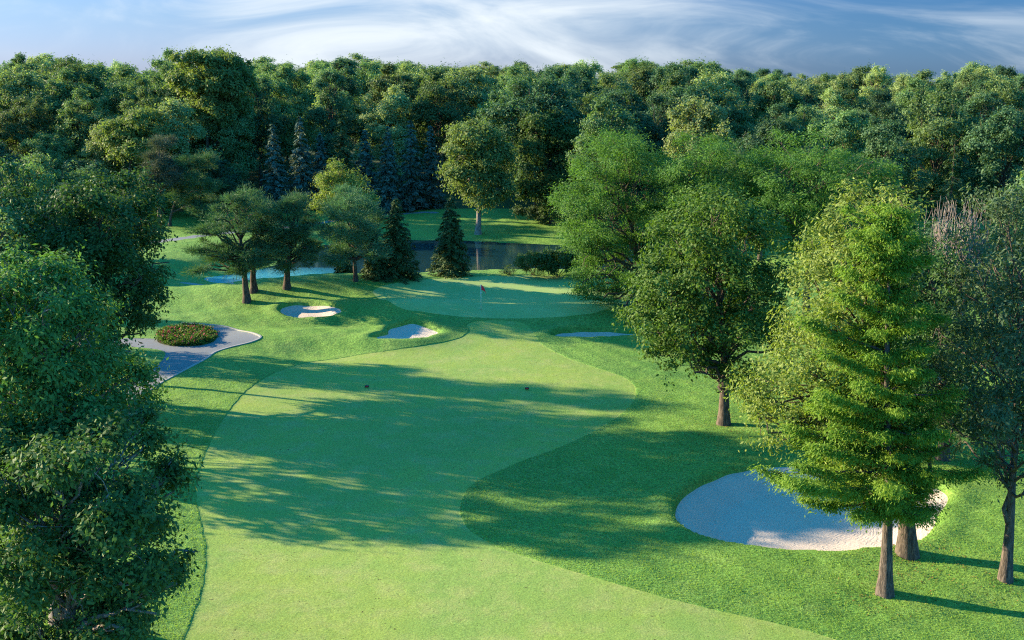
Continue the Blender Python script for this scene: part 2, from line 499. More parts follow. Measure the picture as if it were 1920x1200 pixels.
A = np.stack([vx, vy] + [PH[k] for k in KEYS], 1)
I = (np.arange(ny - 1)[:, None] * nx + np.arange(nx - 1)[None]).ravel()
F = np.concatenate([np.stack([I, I + 1, I + nx + 1], 1), np.stack([I, I + nx + 1, I + nx], 1)])


def clip(A, F, c, level):
    """split triangles along column c == level, keep all of them"""
    s = A[:, c] - level
    s = np.where(np.abs(s) < 1e-5, 1e-5, s)
    neg = s < 0
    cnt = neg[F].sum(1)
    cross = (cnt == 1) | (cnt == 2)
    # only where the values are local (not the far clamp)
    Fk = F[~cross]; Fc = F[cross]; cc = cnt[cross]
    if not len(Fc): return A, F
    odd = np.where((cc == 1)[:, None], neg[Fc], ~neg[Fc])
    k = odd.argmax(1); r = np.arange(len(Fc))
    a = Fc[r, k]; b = Fc[r, (k + 1) % 3]; d = Fc[r, (k + 2) % 3]
    e = np.concatenate([np.stack([a, b], 1), np.stack([a, d], 1)])
    es = np.sort(e, 1); key = es[:, 0].astype(np.int64) * (len(A) + 1) + es[:, 1]
    uq, first, inv = np.unique(key, return_index=True, return_inverse=True)
    p, q = es[first, 0], es[first, 1]
    t = s[p] / (s[p] - s[q])
    New = A[p] + (A[q] - A[p]) * t[:, None]; New[:, c] = level
    n0 = len(A); ab = n0 + inv[:len(a)]; ad = n0 + inv[len(a):]
    A2 = np.concatenate([A, New])
    T = np.concatenate([Fk, np.stack([a, ab, ad], 1), np.stack([ab, b, d], 1), np.stack([ab, d, ad], 1)])
    return A2, T


ci = {k: 2 + i for i, k in enumerate(KEYS)}
for k, lv in [('fairway', 0.), ('fairway', -.05), ('putting_green', 0.), ('path', 0.), ('path', .02), ('path', .16), ('bed', 0.), ('gravel', 0.), ('farpath', 0.), ('pond', 0.)] + \
             [('bunker%d' % i, lv) for i in range(4) for lv in (0., -.12)]:
    A, F = clip(A, F, ci[k], lv)

ax, ay = A[:, 0], A[:, 1]
Z = base_h(ax, ay)
sst = lambda t: (lambda u: u * u * (3 - 2 * u))(np.clip(t, 0, 1))
f = A[:, ci['fairway']]
Z -= .028 * sst(-f / .05) * (A[:, ci['putting_green']] > 0)
for i, (dep, lip, rad) in enumerate([(.45, .10, 1.2), (.55, .22, 1.3), (.6, .20, 1.3), (.75, .16, 2.2)]):
    s = A[:, ci['bunker%d' % i]]
    Z -= lip * sst(-s / .12) + (dep - lip) * sst(-s / rad)
    Z += .16 * np.exp(-((s - .5) / .7) ** 2) * (s > 0)
s = A[:, ci['pond']]
Z = np.where(s < 6, Z * sst(s / 6) + (WATER_Z + .04) * (1 - sst(s / 6)), Z)
Z = np.where(s < 0, WATER_Z + .04 - .9 * sst(-s / 2.5), Z)
# rough is a little lumpy away from the mown parts
far = np.clip(np.minimum(np.minimum(f, A[:, ci['putting_green']]), A[:, ci['path']]) / 1.5, 0, 1)
Z += far * (.035 * np.sin(ax * 1.3 + 2 * np.sin(ay * .7)) * np.sin(ay * 1.1 + 1) + .02 * np.sin(ax * 2.9 + ay * 1.7))
Z = np.where(A[:, ci['path']] < 0, Z - .05, Z)
V3 = np.stack([ax, ay, Z], 1)
fn = np.cross(V3[F[:, 1]] - V3[F[:, 0]], V3[F[:, 2]] - V3[F[:, 0]])
VN = np.zeros_like(V3)
for j in range(3): np.add.at(VN, F[:, j], fn)
VN = unit(VN)
cen = A[F].mean(1)
cls = np.zeros(len(F), int)                       # 0 rough
cls[cen[:, ci['farpath']] < 0] = 8
cls[cen[:, ci['gravel']] < 0] = 7
cls[cen[:, ci['fairway']] < -.05] = 1
cls[cen[:, ci['putting_green']] < 0] = 2
for i in range(4): cls[cen[:, ci['bunker%d' % i]] < -.12] = 3 + i
cls[cen[:, ci['path']] < 0] = 9
cls[cen[:, ci['bed']] < 0] = 10
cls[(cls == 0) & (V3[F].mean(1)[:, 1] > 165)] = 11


def height(x, y):
    """ground height under a plan point, from the finished sheet (nearest vertex)"""
    d = (ax - x) ** 2 + (ay - y) ** 2
    return float(Z[d.argmin()])


def sub(name, k, mat, label=None, cat=None):
    Fk = F[cls == k]; u, inv = np.unique(Fk, return_inverse=True)
    at_ = {'edge': sum([np.where(A[u, ci['bunker%d' % i]] < 0, A[u, ci['bunker%d' % i]], 0) for i in range(4)])} if mat is M['sand'] else None
    o = mesh(name, V3[u], inv.reshape(-1, 3), mat, None, at_, True, VN[u])
    return tag(o, label, cat, None, 'structure')


sub('ground', 0, M['rough'], 'deep green rough grass around the fairway, green and bunkers')
sub('fairway', 1, M['fairway'], 'pale closely mown fairway curving up to the putting green')
sub('putting_green', 2, M['green'], 'smooth pale putting green holding the red flag')
sub('sand_bunker', 3, M['sand'], 'sunlit white oval sand bunker on the mound under the pines')
sub('sand_bunker', 4, M['sand'], 'shaded blue-grey sand bunker cut into the bank left of the green front')
sub('sand_bunker', 5, M['sand'], 'narrow sand bunker right of the green front, partly behind tree foliage')
sub('sand_bunker', 6, M['sand'], 'large raked sand bunker behind the bright green bald cypress')
sub('gravel_patch', 7, M['gravel'], 'small grey gravel strip at the left shore of the pond')
sub('far_path', 8, M['asphalt'], 'thin pale path crossing the lawn behind the pines')
sub('cart_path', 9, M['asphalt'], 'grey asphalt cart path curving around the flower bed')
sub('bed_soil', 10, M['forest_floor'], 'dark soil of the flower bed beside the cart path')
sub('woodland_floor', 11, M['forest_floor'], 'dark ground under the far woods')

# pond
pw = REG['pond']; c_ = pw.mean(0); pw = c_ + (pw - c_) * 1.0
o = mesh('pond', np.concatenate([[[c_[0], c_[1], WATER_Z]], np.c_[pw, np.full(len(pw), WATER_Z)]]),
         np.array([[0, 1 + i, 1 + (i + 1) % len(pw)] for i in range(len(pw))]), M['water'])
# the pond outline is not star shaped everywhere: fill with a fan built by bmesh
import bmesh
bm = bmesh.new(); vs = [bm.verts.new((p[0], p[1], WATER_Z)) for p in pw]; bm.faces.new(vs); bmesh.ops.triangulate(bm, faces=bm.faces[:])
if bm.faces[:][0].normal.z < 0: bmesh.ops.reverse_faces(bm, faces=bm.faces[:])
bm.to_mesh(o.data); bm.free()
tag(o, 'dark still pond behind the green, ruffled at its left end, with sky shine painted into its colour there', None, None, 'structure')

# kerb round the outer edge of the cart path
kb = np.array([onground(a, b)[:2] for a, b in [(340, 606), (420, 612), (455, 621), (480, 626.5), (488.5, 633), (470, 641.5), (430, 651.5), (402, 661), (384, 674), (335, 700), (283, 730), (245, 771)]])
kb = sm(kb, 10, False)
T = unit(np.gradient(kb, axis=0)); Nn = np.stack([-T[:, 1], T[:, 0]], 1)
kz = base_h(kb[:, 0], kb[:, 1])
prof = [(-.09, -.12), (-.09, .035), (-.07, .05), (.07, .05), (.09, .035), (.09, -.12)]
V = np.concatenate([np.c_[kb + Nn * a, kz + b] for a, b in prof]); n = len(kb)
Fk = np.concatenate([np.stack([np.arange(n - 1) + j * n, np.arange(n - 1) + (j + 1) * n, np.arange(1, n) + (j + 1) * n, np.arange(1, n) + j * n], 1) for j in range(5)])
tag(mesh('kerb', V, Fk, M['kerb'], None, None, False), 'low pale concrete kerb along the curved cart path', None, None, 'structure')

# ------------------------------------------------------------------ trees
LM = {}
LM['maple'] = leaf_mat('leaf_maple', (.045, .105, .022), (.115, .190, .040))
LM['fore'] = leaf_mat('leaf_foreground', (.036, .098, .032), (.100, .180, .052), .28)
LM['yellow'] = leaf_mat('leaf_yellow_green', (.105, .165, .036), (.260, .320, .085), .36)
LM['pale'] = leaf_mat('leaf_pale_green', (.085, .140, .040), (.200, .260, .095), .34)
LM['olive'] = leaf_mat('leaf_olive', (.038, .085, .025), (.105, .160, .050), .3)
LM['grey'] = leaf_mat('leaf_grey_green', (.045, .090, .045), (.115, .165, .085), .28)
LM['dark'] = leaf_mat('leaf_dark', (.026, .074, .026), (.075, .140, .042), .28)
LM['bright'] = leaf_mat('leaf_bright', (.055, .145, .040), (.130, .250, .065), .28)
LM['locust'] = leaf_mat('leaf_locust', (.060, .150, .035), (.12, .235, .055), .4)
LM['cypress'] = leaf_mat('leaf_cypress', (.088, .190, .024), (.205, .315, .042), .38)
LM['pine'] = leaf_mat('needle_pine', (.045, .110, .055), (.115, .210, .100), .2)
LM['pine_blue'] = leaf_mat('needle_pine_bluish', (.060, .145, .080), (.145, .270, .140), .2)
LM['pine_grey'] = leaf_mat('needle_grey_pine', (.060, .085, .060), (.13, .15, .10), .15)
LM['spruce'] = leaf_mat('needle_spruce', (.032, .072, .026), (.085, .13, .045), .12)
LM['blue'] = leaf_mat('needle_blue_spruce', (.052, .105, .088), (.13, .195, .160), .12)
LM['wood_a'] = leaf_mat('leaf_wood', (.050, .120, .044), (.165, .250, .095), .34, objvar=.06)
LM['wood_b'] = leaf_mat('leaf_wood_pale', (.130, .205, .075), (.310, .400, .175), .36, objvar=.05)
LM['wood_c'] = leaf_mat('leaf_wood_dark', (.030, .085, .045), (.085, .165, .072), .30, objvar=.05)


def lobed_tree(name, lobes, base, leaf, bark, rng, dens=3., rc=.45, per=40, L=.2, W=.5, mode='broad', r0=.25, trunk_top=.8, inner=.6,
               twigs=5, lean=None, flat=.8, fork=None, sides=9, twr=.018, clus=.085):
    """lobes in world coordinates; base in world coordinates; parts are placed relative to the base"""
    base = np.asarray(base, float); lob = np.asarray(lobes, float).copy(); lob[:, :3] -= base
    root = empty(name, base)
    V, F_, v, C, li = crown(lob, rng, dens, rc, per, L, W, mode, inner, flat=flat, clus=clus)
    mesh('crown', V, F_, leaf, root, {'v': v})
    wd = Wood()
    zlo = (lob[:, 2] - lob[:, 5]).min(); zhi = (lob[:, 2] + lob[:, 5]).max()
    low = lob[lob[:, 2] < zlo + .6 * (zhi - zlo)]
    cx = np.average(lob[:, 0], weights=lob[:, 3]); cy = np.average(lob[:, 1], weights=lob[:, 3])
    top = np.array([cx, cy, zhi * trunk_top])
    n = 12; t = np.linspace(0, 1, n)[:, None]
    P = top * np.array([1, 1, 0]) * t ** 1.6 + np.array([0, 0, 1.]) * (top[2] * t - .25 * (1 - t))
    wob = np.cumsum(rng.normal(0, .05 * r0 * 4, (n, 2)), 0) * (t > .12); P[:, :2] += wob * .5
    rr = r0 * (1 - .82 * t[:, 0] ** .9)
    wd.tube(P, rr, sides, flare=.55)
    crownlow = max(zlo, 0)
    for q, l in enumerate(lob):
        att = np.clip((l[2] * .62 + crownlow * .25) / top[2], .18, .92)
        k = att * (n - 1); k0 = int(k); A_ = P[k0] + (P[min(k0 + 1, n - 1)] - P[k0]) * (k - k0)
        ra = max(rr[k0] * .5, .02)
        Pl = wd.limb(A_, l[:3], ra, max(ra * .35, .015), sag=-.12 if l[2] > A_[2] else .1, n=7, k=6, rng=rng, jit=.035)
        cand = np.where(li == q)[0]
        if len(cand):
            for c in rng.choice(cand, min(twigs, len(cand)), replace=False):
                j = rng.integers(3, 7)
                wd.limb(Pl[j], C[c], max(ra * .28, twr), twr * .5, sag=-.05, n=4, k=4, rng=rng, jit=.05)
    if fork is not None:
        for (ft, fx, fy, fz, fr) in fork:
            k0 = int(ft * (n - 1)); wd.limb(P[k0], P[k0] + np.array([fx, fy, fz]), rr[k0] * fr, rr[k0] * fr * .4, sag=-.1, n=6, k=7, rng=rng)
    wd.build('trunk', bark, root)
    return root


def pxlobes(L, Yd, rng, depth=None, shift=0.):
    """picture lobes (x, y, rx, ry) -> ellipsoids round the tree's own distance, filled out in depth"""
    arr = []
    for l in L:
        p = aty(l[0], l[1], Yd); k = np.linalg.norm(np.dot(p - np.array([0, 0, H]), FW)) / 2133.
        arr.append([p[0], p[1] + (l[4] if len(l) > 4 else 0), p[2], l[2] * k, l[3] * k])
    arr = np.array(arr); cx = arr[:, 0].mean(); half = (arr[:, 0] + arr[:, 3]).max() - cx
    half = max(half, cx - (arr[:, 0] - arr[:, 3]).min()); D = depth or half * .95
    out = []
    for (x, y, z, rx, rz) in arr:
        m_ = math.sqrt(max(0, 1 - min(1, abs(x - cx) / (half * 1.02)) ** 2)) * D
        ry = min(rx * 1.0, max(m_, rz * .8))
        out.append([x, y, z, rx, ry, rz])
        if m_ - ry * .5 > .35 * ry:
            for sgn in (-1, 1):
                o_ = m_ - ry * .6
                out.append([x + rng.normal(0, .25 * rx), y + sgn * o_ * rng.uniform(.75, 1.05), z + rng.normal(0, .15 * rz) + (-.03 * 0), rx * rng.uniform(.75, .95), ry * .85, rz * rng.uniform(.75, .95)])
    return out


def gpos(px, py):
    p = onground(px, py); p[2] = height(p[0], p[1]); return p


def gxy(x, y): return np.array([x, y, height(x, y)])


def px_tree(name, label, plob, leaf, bark, seed, basepx=None, Yd=None, basex=None, group=None, cat='tree', depth=None, **kw):
    rng = np.random.default_rng(seed)
    if basepx is not None: b = gpos(*basepx); Yd = b[1]
    else:
        p = aty(basex, 600, Yd); b = gxy(p[0], Yd)
    lob = pxlobes(plob, Yd, rng, depth)
    r = lobed_tree(name, lob, b, leaf, bark, rng, **kw)
    return tag(r, label, cat, group)


# --- right side of the hole
px_tree('maple_tree', 'round leafy tree with dark straight trunk beside the fairway\'s right edge',
        [(1330, 395, 62, 45), (1262, 450, 50, 45), (1395, 440, 70, 60), (1235, 530, 55, 52), (1320, 520, 75, 65), (1420, 540, 62, 65), (1212, 600, 44, 42), (1290, 600, 65, 55),
         (1370, 615, 70, 55), (1440, 620, 45, 50), (1238, 645, 34, 28), (1300, 672, 42, 34), (1385, 668, 42, 30), (1325, 700, 22, 24)],
        LM['maple'], M['bark'], 11, basepx=(1358, 795), dens=5.2, rc=.42, per=46, L=.19, r0=.30, W=.6, inner=.55)
px_tree('ash_tree', 'tall yellow-green tree with thick forked trunk right behind the cypress',
        [(1655, 375, 50, 34), (1600, 420, 52, 44), (1560, 460, 52, 46), (1528, 525, 54, 52), (1520, 600, 58, 56), (1500, 680, 60, 55), (1442, 735, 48, 48), (1425, 785, 38, 36), (1480, 800, 56, 50),
         (1600, 510, 70, 66), (1600, 620, 80, 72), (1600, 730, 80, 70), (1560, 810, 66, 44), (1640, 820, 60, 40)],
        LM['yellow'], M['bark'], 12, basepx=(1702, 1042), dens=5.5, rc=.40, per=46, L=.17, r0=.33, W=.42, inner=.62, fork=[(.22, 1.5, -.3, 3.5, .5)])
px_tree('grey_leaf_tree', 'tall grey-green tree with slender pale trunk at the right picture edge',
        [(1900, 400, 60, 50), (1965, 420, 70, 60), (1830, 480, 52, 50), (1890, 500, 75, 62), (1845, 575, 70, 62), (1800, 650, 52, 52), (1900, 640, 75, 72), (1865, 735, 72, 62), (1800, 745, 40, 40),
         (1905, 820, 55, 50), (1862, 885, 26, 40), (1980, 540, 90, 90), (1990, 720, 90, 90), (1820, 830, 42, 50), (1960, 860, 60, 40)],
        LM['grey'], M['bark_warm'], 13, basepx=(1885, 1088), dens=4.6, rc=.42, per=42, L=.18, r0=.20, W=.36, inner=.6, fork=[(.25, -.8, 0, 4., .6)])
px_tree('shaded_tree', 'dark shaded tree with black trunk behind the big bunker, right of the cypress',
        [(1730, 450, 46, 44), (1745, 530, 60, 50), (1700, 590, 60, 50), (1790, 600, 70, 55), (1830, 690, 60, 50), (1700, 680, 60, 50), (1750, 700, 70, 60), (1790, 770, 70, 40), (1700, 760, 50, 40), (1850, 770, 50, 40)],  # upper lobes' dark leaf stands in for the ash's shaded right side
        LM['dark'], M['bark'], 14, basepx=(1768, 862), dens=4.5, rc=.45, per=40, L=.2, r0=.26)
LOC = dict(dens=4.6, rc=.5, per=58, L=.20, W=.34, r0=.35, mode='spray', inner=.6, flat=.55)
px_tree('locust_tree', 'soft light green feathery tree overhanging the right end of the green',
        [(1160, 272, 52, 34), (1110, 318, 50, 42), (1200, 325, 62, 50), (1080, 385, 48, 48), (1150, 410, 70, 60), (1215, 430, 52, 52), (1085, 455, 46, 42), (1150, 490, 50, 40),
         (1190, 545, 48, 40), (1100, 515, 30, 24), (1118, 545, 24, 14), (1155, 560, 20, 12), (1200, 600, 30, 24)],
        LM['locust'], M['bark'], 21, Yd=94, basex=1200, group='feathery light green trees right of the green', **LOC)
px_tree('locust_tree', 'middle one of the feathery light green trees, broad crown behind the round leafy tree',
        [(1335, 285, 52, 32), (1275, 335, 60, 42), (1345, 365, 80, 42), (1250, 400, 50, 42), (1400, 325, 55, 38), (1260, 460, 55, 45), (1380, 400, 60, 40)],
        LM['locust'], M['bark'], 22, Yd=90, basex=1320, group='feathery light green trees right of the green', **LOC)
px_tree('locust_tree', 'rightmost feathery light green tree with two high tufts above its crown',
        [(1508, 268, 34, 26), (1440, 315, 52, 34), (1520, 325, 62, 38), (1600, 318, 52, 24), (1440, 385, 70, 44), (1540, 385, 62, 36), (1612, 345, 36, 20), (1490, 440, 80, 44), (1602, 290, 16, 16), (1640, 305, 24, 12)],
        LM['locust'], M['bark'], 23, Yd=86, basex=1510, group='feathery light green trees right of the green', **LOC)
# --- left side
px_tree('foreground_tree', 'bright green leafy crown at the left picture edge above the darker foreground tree',
        [(40, 510, 62, 38), (115, 552, 52, 42), (-30, 560, 90, 70), (60, 610, 90, 62), (155, 620, 48, 50), (185, 685, 52, 48), (60, 710, 100, 70), (150, 740, 70, 50), (215, 745, 34, 36), (225, 790, 34, 34), (-60, 690, 90, 80), (90, 790, 90, 50)],
        LM['bright'], M['bark_pale'], 31, Yd=39.5, basex=60, depth=3.2, dens=9, rc=.40, per=50, L=.19, r0=.3, W=.42, inner=.62, twigs=8, twr=.022)
px_tree('foreground_tree', 'dark foreground tree filling the lower left corner with bluish bare limbs',
        [(130, 850, 80, 52), (215, 825, 50, 42), (240, 875, 45, 42), (272, 910, 36, 36), (292, 968, 36, 38), (225, 950, 80, 62), (100, 950, 100, 72), (40, 1040, 110, 80), (180, 1045, 90, 70),
         (262, 1045, 50, 42), (285, 1110, 42, 36), (235, 1150, 62, 46), (100, 1160, 110, 62), (332, 1094, 24, 11), (10, 900, 90, 80), (180, 1230, 90, 60), (0, 1230, 90, 80)],
        LM['fore'], M['bark_pale'], 32, Yd=35, basex=80, depth=3.0, dens=9.5, clus=.06, rc=.36, per=48, L=.19, r0=.3, W=.46, inner=.62, twigs=12, twr=.022, fork=[(.5, 1.6, -1.5, 3.2, .5), (.45, .8, -1.5, 3.6, .45)])
px_tree('oak_tree', 'dark broad tree above the cart path, left of the flower bed',
        [(190, 368, 65, 38), (125, 400, 52, 44), (250, 408, 50, 44), (160, 455, 80, 52), (240, 470, 62, 52), (288, 512, 32, 26), (200, 530, 80, 52), (120, 530, 70, 52), (238, 585, 44, 38), (205, 618, 42, 26),
         (160, 600, 52, 36), (268, 560, 34, 34), (262, 625, 26, 18)],
        LM['dark'], M['bark'], 33, Yd=69, basex=175, dens=5., rc=.45, per=44, L=.22, r0=.34, W=.55, inner=.55)
px_tree('oak_tree', 'dark tree at the left picture edge behind the bright crown',
        [(15, 400, 62, 40), (62, 440, 52, 36), (-10, 460, 72, 52), (50, 480, 50, 40)], LM['dark'], M['bark'], 34, Yd=76, basex=10, dens=5., rc=.45, per=40, L=.24, r0=.3, W=.55)
# --- pines behind the mound
PN = dict(mode='needle', rc=.42, per=64, L=.34, W=.13, inner=.5, flat=.55, r0=.30, trunk_top=.9, twigs=4, dens=4.0, clus=.05)
px_tree('pine_tree', 'spreading pine with thick dark trunk, nearest to camera on the left mound',
        [(455, 368, 30, 18), (425, 395, 32, 16), (482, 396, 42, 20), (398, 428, 28, 13), (450, 430, 52, 18), (505, 425, 36, 18), (372, 465, 18, 11), (400, 470, 36, 14), (445, 472, 52, 17), (500, 465, 42, 20),
         (402, 498, 30, 8), (470, 500, 56, 14), (366, 432, 10, 8)], LM['pine'], M['bark_pine'], 41, basepx=(463, 566), depth=3.0, group='pines on the left mound', **PN)
px_tree('pine_tree', 'pine with forked trunk right behind the spreading pine',
        [(505, 385, 34, 18), (490, 415, 40, 18), (520, 440, 40, 18), (500, 480, 44, 18), (460, 490, 30, 12)], LM['pine'], M['bark_pine'], 42, basepx=(476, 547), group='pines on the left mound',
        fork=[(.3, .9, 0, 3.2, .7)], **PN)
px_tree('pine_tree', 'shorter pine at the shore of the bright water, third in its clump',
        [(556, 372, 34, 14), (540, 398, 44, 16), (572, 426, 28, 18), (542, 452, 46, 18), (584, 462, 18, 18), (548, 490, 40, 14), (575, 480, 24, 20)], LM['pine'], M['bark_pine'], 43, basepx=(538, 540), group='pines on the left mound', **PN)
px_tree('pine_tree', 'bluish pine with slim straight trunk left of the two dark spruces',
        [(655, 360, 28, 18), (640, 395, 42, 22), (682, 400, 34, 20), (665, 425, 50, 22), (630, 438, 38, 22), (692, 446, 40, 20), (718, 474, 26, 10), (620, 474, 22, 12), (660, 475, 50, 14), (604, 420, 12, 12)],
        LM['pine_blue'], M['bark_pine'], 44, basepx=(667, 526), group='pines on the left mound', **{**PN, 'r0': .2})
px_tree('larch_tree', 'yellow-green soft tree rising behind the bluish pine',
        [(642, 314, 20, 18), (622, 342, 26, 22), (666, 345, 28, 22), (604, 384, 20, 18), (645, 382, 44, 24), (688, 385, 22, 18)], LM['yellow'], M['bark'], 45, basepx=(631, 515), depth=1.6, dens=6, rc=.4, per=46, L=.26, W=.3, mode='spray', r0=.14)
# --- far bank
px_tree('broadleaf_tree', 'pale green tree with slender leaning trunk on the far bank, mirrored in the pond',
        [(895, 255, 48, 26), (868, 290, 36, 32), (928, 298, 36, 34), (890, 335, 52, 30), (850, 322, 22, 18), (905, 370, 40, 20), (940, 345, 22, 26)],
        LM['pale'], M['bark_pale'], 51, basepx=(897, 436), dens=3.6, rc=.55, per=44, L=.34, r0=.36)
px_tree('broadleaf_tree', 'green tree beside the pale mirrored tree, reaching down to the lawn',
        [(1010, 240, 44, 34), (1000, 298, 40, 42), (1050, 270, 36, 42), (1022, 350, 38, 38), (1040, 385, 24, 22), (985, 350, 20, 26)],
        LM['olive'], M['bark'], 52, basepx=(1035, 420), dens=3.6, rc=.55, per=44, L=.34, r0=.3)
px_tree('pine_tree', 'grey-brown pine with tall bare trunk at the left woodland edge',
        [(302, 272, 22, 14), (290, 300, 28, 16), (308, 320, 30, 14), (285, 338, 26, 12), (312, 350, 34, 14)], LM['pine_grey'], M['bark'], 53, basepx=(300, 428), **{**PN, 'L': .42, 'r0': .3, 'rc': .5})
px_tree('pine_tree', 'blue-green pine right of the grey-brown pine',
        [(372, 305, 30, 18), (350, 335, 34, 18), (380, 355, 34, 20), (345, 370, 30, 16), (385, 385, 32, 16)], LM['pine'], M['bark'], 54, basepx=(318, 424), **{**PN, 'L': .42, 'r0': .2, 'rc': .5})
px_tree('broadleaf_tree', 'yellow-green broad tree in front of the dark left woods',
        [(268, 225, 38, 22), (222, 245, 36, 22), (292, 250, 28, 26), (250, 278, 62, 30)], LM['pale'], M['bark'], 55, Yd=160, basex=250, dens=3.4, rc=.55, per=44, L=.36, r0=.3)
px_tree('broadleaf_tree', 'tall bright tree standing highest above the left woods',
        [(370, 125, 34, 26), (430, 130, 34, 30), (395, 110, 24, 16), (350, 160, 32, 26), (395, 165, 44, 34), (450, 165, 28, 30), (365, 205, 26, 20), (420, 205, 40, 30)],
        LM['pale'], M['bark'], 56, Yd=178, basex=400, dens=3.2, rc=.6, per=44, L=.42, r0=.4)


# ------------------------------------------------------------------ conifers
def spruce_parts(Ht, Rb, rng, nlev=26, per=9, L=.28, Wd=.30, droop=.35, zlow=.04, spread=.5, elem=34, leaf=None, bark=None, root=None, profile=None, tipup=.0, asym=0., r0=.16, curl=.1):
    Cs, Ns, Ts, vs = [], [], [], []
    wd = Wood()
    tz = np.linspace(-.2, Ht * .97, 10); P = np.c_[rng.normal(0, .02 * Ht * .15, 10), rng.normal(0, .02 * Ht * .15, 10), tz]; P[0, :2] = 0
    wd.tube(P, r0 * (1 - .93 * (tz - tz[0]) / (tz[-1] - tz[0])), 8, flare=.5)
    for i in range(nlev):
        fz = zlow + (1 - zlow) * (i / nlev) ** .92
        z0 = fz * Ht; Rr = Rb * (profile(fz) if profile else (1 - fz) ** .8)
        nb = max(3, int(per * (.5 + .5 * Rr / Rb)))
        az0 = rng.random() * 6.28
        for b in range(nb):
            az = az0 + b * 2 * pi / nb + rng.normal(0, .25)
            ln = Rr * rng.uniform(.72, 1.12) * (1 + asym * -cos(az)) + .12
            zz = z0 + rng.normal(0, Ht / nlev * .4)
            d = np.array([cos(az), sin(az), 0]); s = np.array([-sin(az), cos(az), 0])
            m = max(10, int(elem * ln * (.6 + .4 * spread)))
            t = rng.random(m) ** .75 * .95 + .08
            lat = rng.normal(0, 1, m) * spread * ln * .22 * (1.15 - t * .7)
            dz = -droop * ln * (t - .15 * t) + tipup * ln * t ** 3 - curl * np.abs(lat)
            C = np.array([0, 0, zz]) + d * (t * ln)[:, None] + s * lat[:, None] + np.array([0, 0, 1.]) * (dz + rng.normal(0, .05 * ln ** .5, m))[:, None]
            T = unit(d * .8 + s * (np.sign(lat) * .5)[:, None] + np.array([0, 0, -droop * .6]) + rng.normal(0, .35, (m, 3)))
            N = unit(np.array([0, 0, 1.]) + d * .35 + rng.normal(0, .45, (m, 3)))
            Cs.append(C); Ts.append(T); Ns.append(N); vs.append(np.clip(rng.random() * .45 + rng.random(m) * .55, 0, 1))
            if ln > .5 and b % 2 == 0:
                e = np.array([0, 0, zz]) + d * ln * .8 + np.array([0, 0, -droop * ln * .66 + tipup * ln * .5])
                wd.limb((0, 0, zz), e, .022 * ln ** .6 + .008, .008, sag=.03, n=4, k=4, rng=rng, jit=.01)
    C = np.concatenate(Cs); Tt = np.concatenate(Ts); Nn_ = np.concatenate(Ns); v = np.concatenate(vs)
    ln = L * (.6 + .8 * rng.random(len(C)))
    V, F_, vv = leaves(C, Nn_, Tt, ln, ln * Wd, v)
    mesh('crown', V, F_, leaf, root, {'v': vv})
    wd.build('trunk', bark, root)
    return len(C)


def spruce(name, label, top, basepx=None, Yd=None, halfpx=30, leaf='spruce', seed=1, group=None, **kw):
    rng = np.random.default_rng(seed)
    if basepx is not None: b = gpos(*basepx)
    else: p = aty(top[0], 600, Yd); b = gxy(p[0], Yd)
    tp = aty(top[0], top[1], b[1]); Ht = tp[2] - b[2]
    k = b[1] / 2133. * 1.02
    root = empty(name, b)
    spruce_parts(Ht, halfpx * k, rng, leaf=LM[leaf], bark=M['bark'], root=root, **kw)
    return tag(root, label, 'tree', group)


SP = dict(nlev=30, per=11, L=.30, Wd=.36, elem=48, spread=.6)
GS = 'dark spruces behind the green'
spruce('spruce_tree', 'pointed dark spruce directly behind the green, right one of the pair', (845, 367), (846, 516), None, 46, seed=61, group=GS, **SP)
spruce('spruce_tree', 'left one of the pointed dark spruce pair behind the green', (742, 370), (745, 520), None, 50, seed=62, group=GS, **SP)
spruce('spruce_tree', 'low dark evergreen between the bluish pine and the spruce pair', (705, 440), (704, 521), None, 30, seed=63, group=GS, **SP)
spruce('spruce_tree', 'low dark evergreen under the bluish pine', (648, 455), (645, 518), None, 24, seed=64, group=GS, **SP)
GB = 'blue spruces in a row before the far woods'
FSP = dict(nlev=26, per=9, L=.55, Wd=.40, elem=20, spread=.65, droop=.3)
for i, (tx, ty, by, hw, lf, lab) in enumerate([
        (527, 228, 398, 34, 'blue', 'blue spruce at the left end of the row before the far woods'),
        (576, 212, 396, 36, 'blue', 'tall blue spruce, second from the left in the row before the far woods'),
        (612, 248, 392, 28, 'blue', 'small pale blue spruce between the two tall ones of the row'),
        (652, 204, 396, 44, 'spruce', 'tallest and brownest spruce of the row, above the yellow-green soft tree'),
        (694, 240, 392, 32, 'blue', 'brownish-blue spruce just right of the tallest spruce'),
        (735, 238, 390, 36, 'blue', 'silvery blue spruce above the pale bench'),
        (777, 222, 392, 38, 'blue', 'broad silvery blue spruce right of the one above the bench'),
        (812, 234, 390, 30, 'blue', 'narrow dark-tipped spruce at the right end of the row')]):
    spruce('blue_spruce', lab, (tx, ty), None, 164 + (i * 37 % 5), hw, lf, 70 + i, GB, **FSP)
spruce('spruce_tree', 'tall dark spruce with hanging boughs rising behind the bare grey twigs', (1763, 250), None, 84, 52, 'spruce', 81, 'dark spruces on the right', nlev=26, per=8, L=.34, Wd=.3, elem=34, spread=.7, droop=.45,
       profile=lambda f: min(1, (1 - f) ** .9 * 1.15 + .03))
spruce('spruce_tree', 'thin pointed dark spruce near the right picture edge', (1892, 288), None, 84, 34, 'spruce', 82, 'dark spruces on the right', nlev=24, per=8, L=.34, Wd=.3, elem=34, spread=.7, droop=.4)


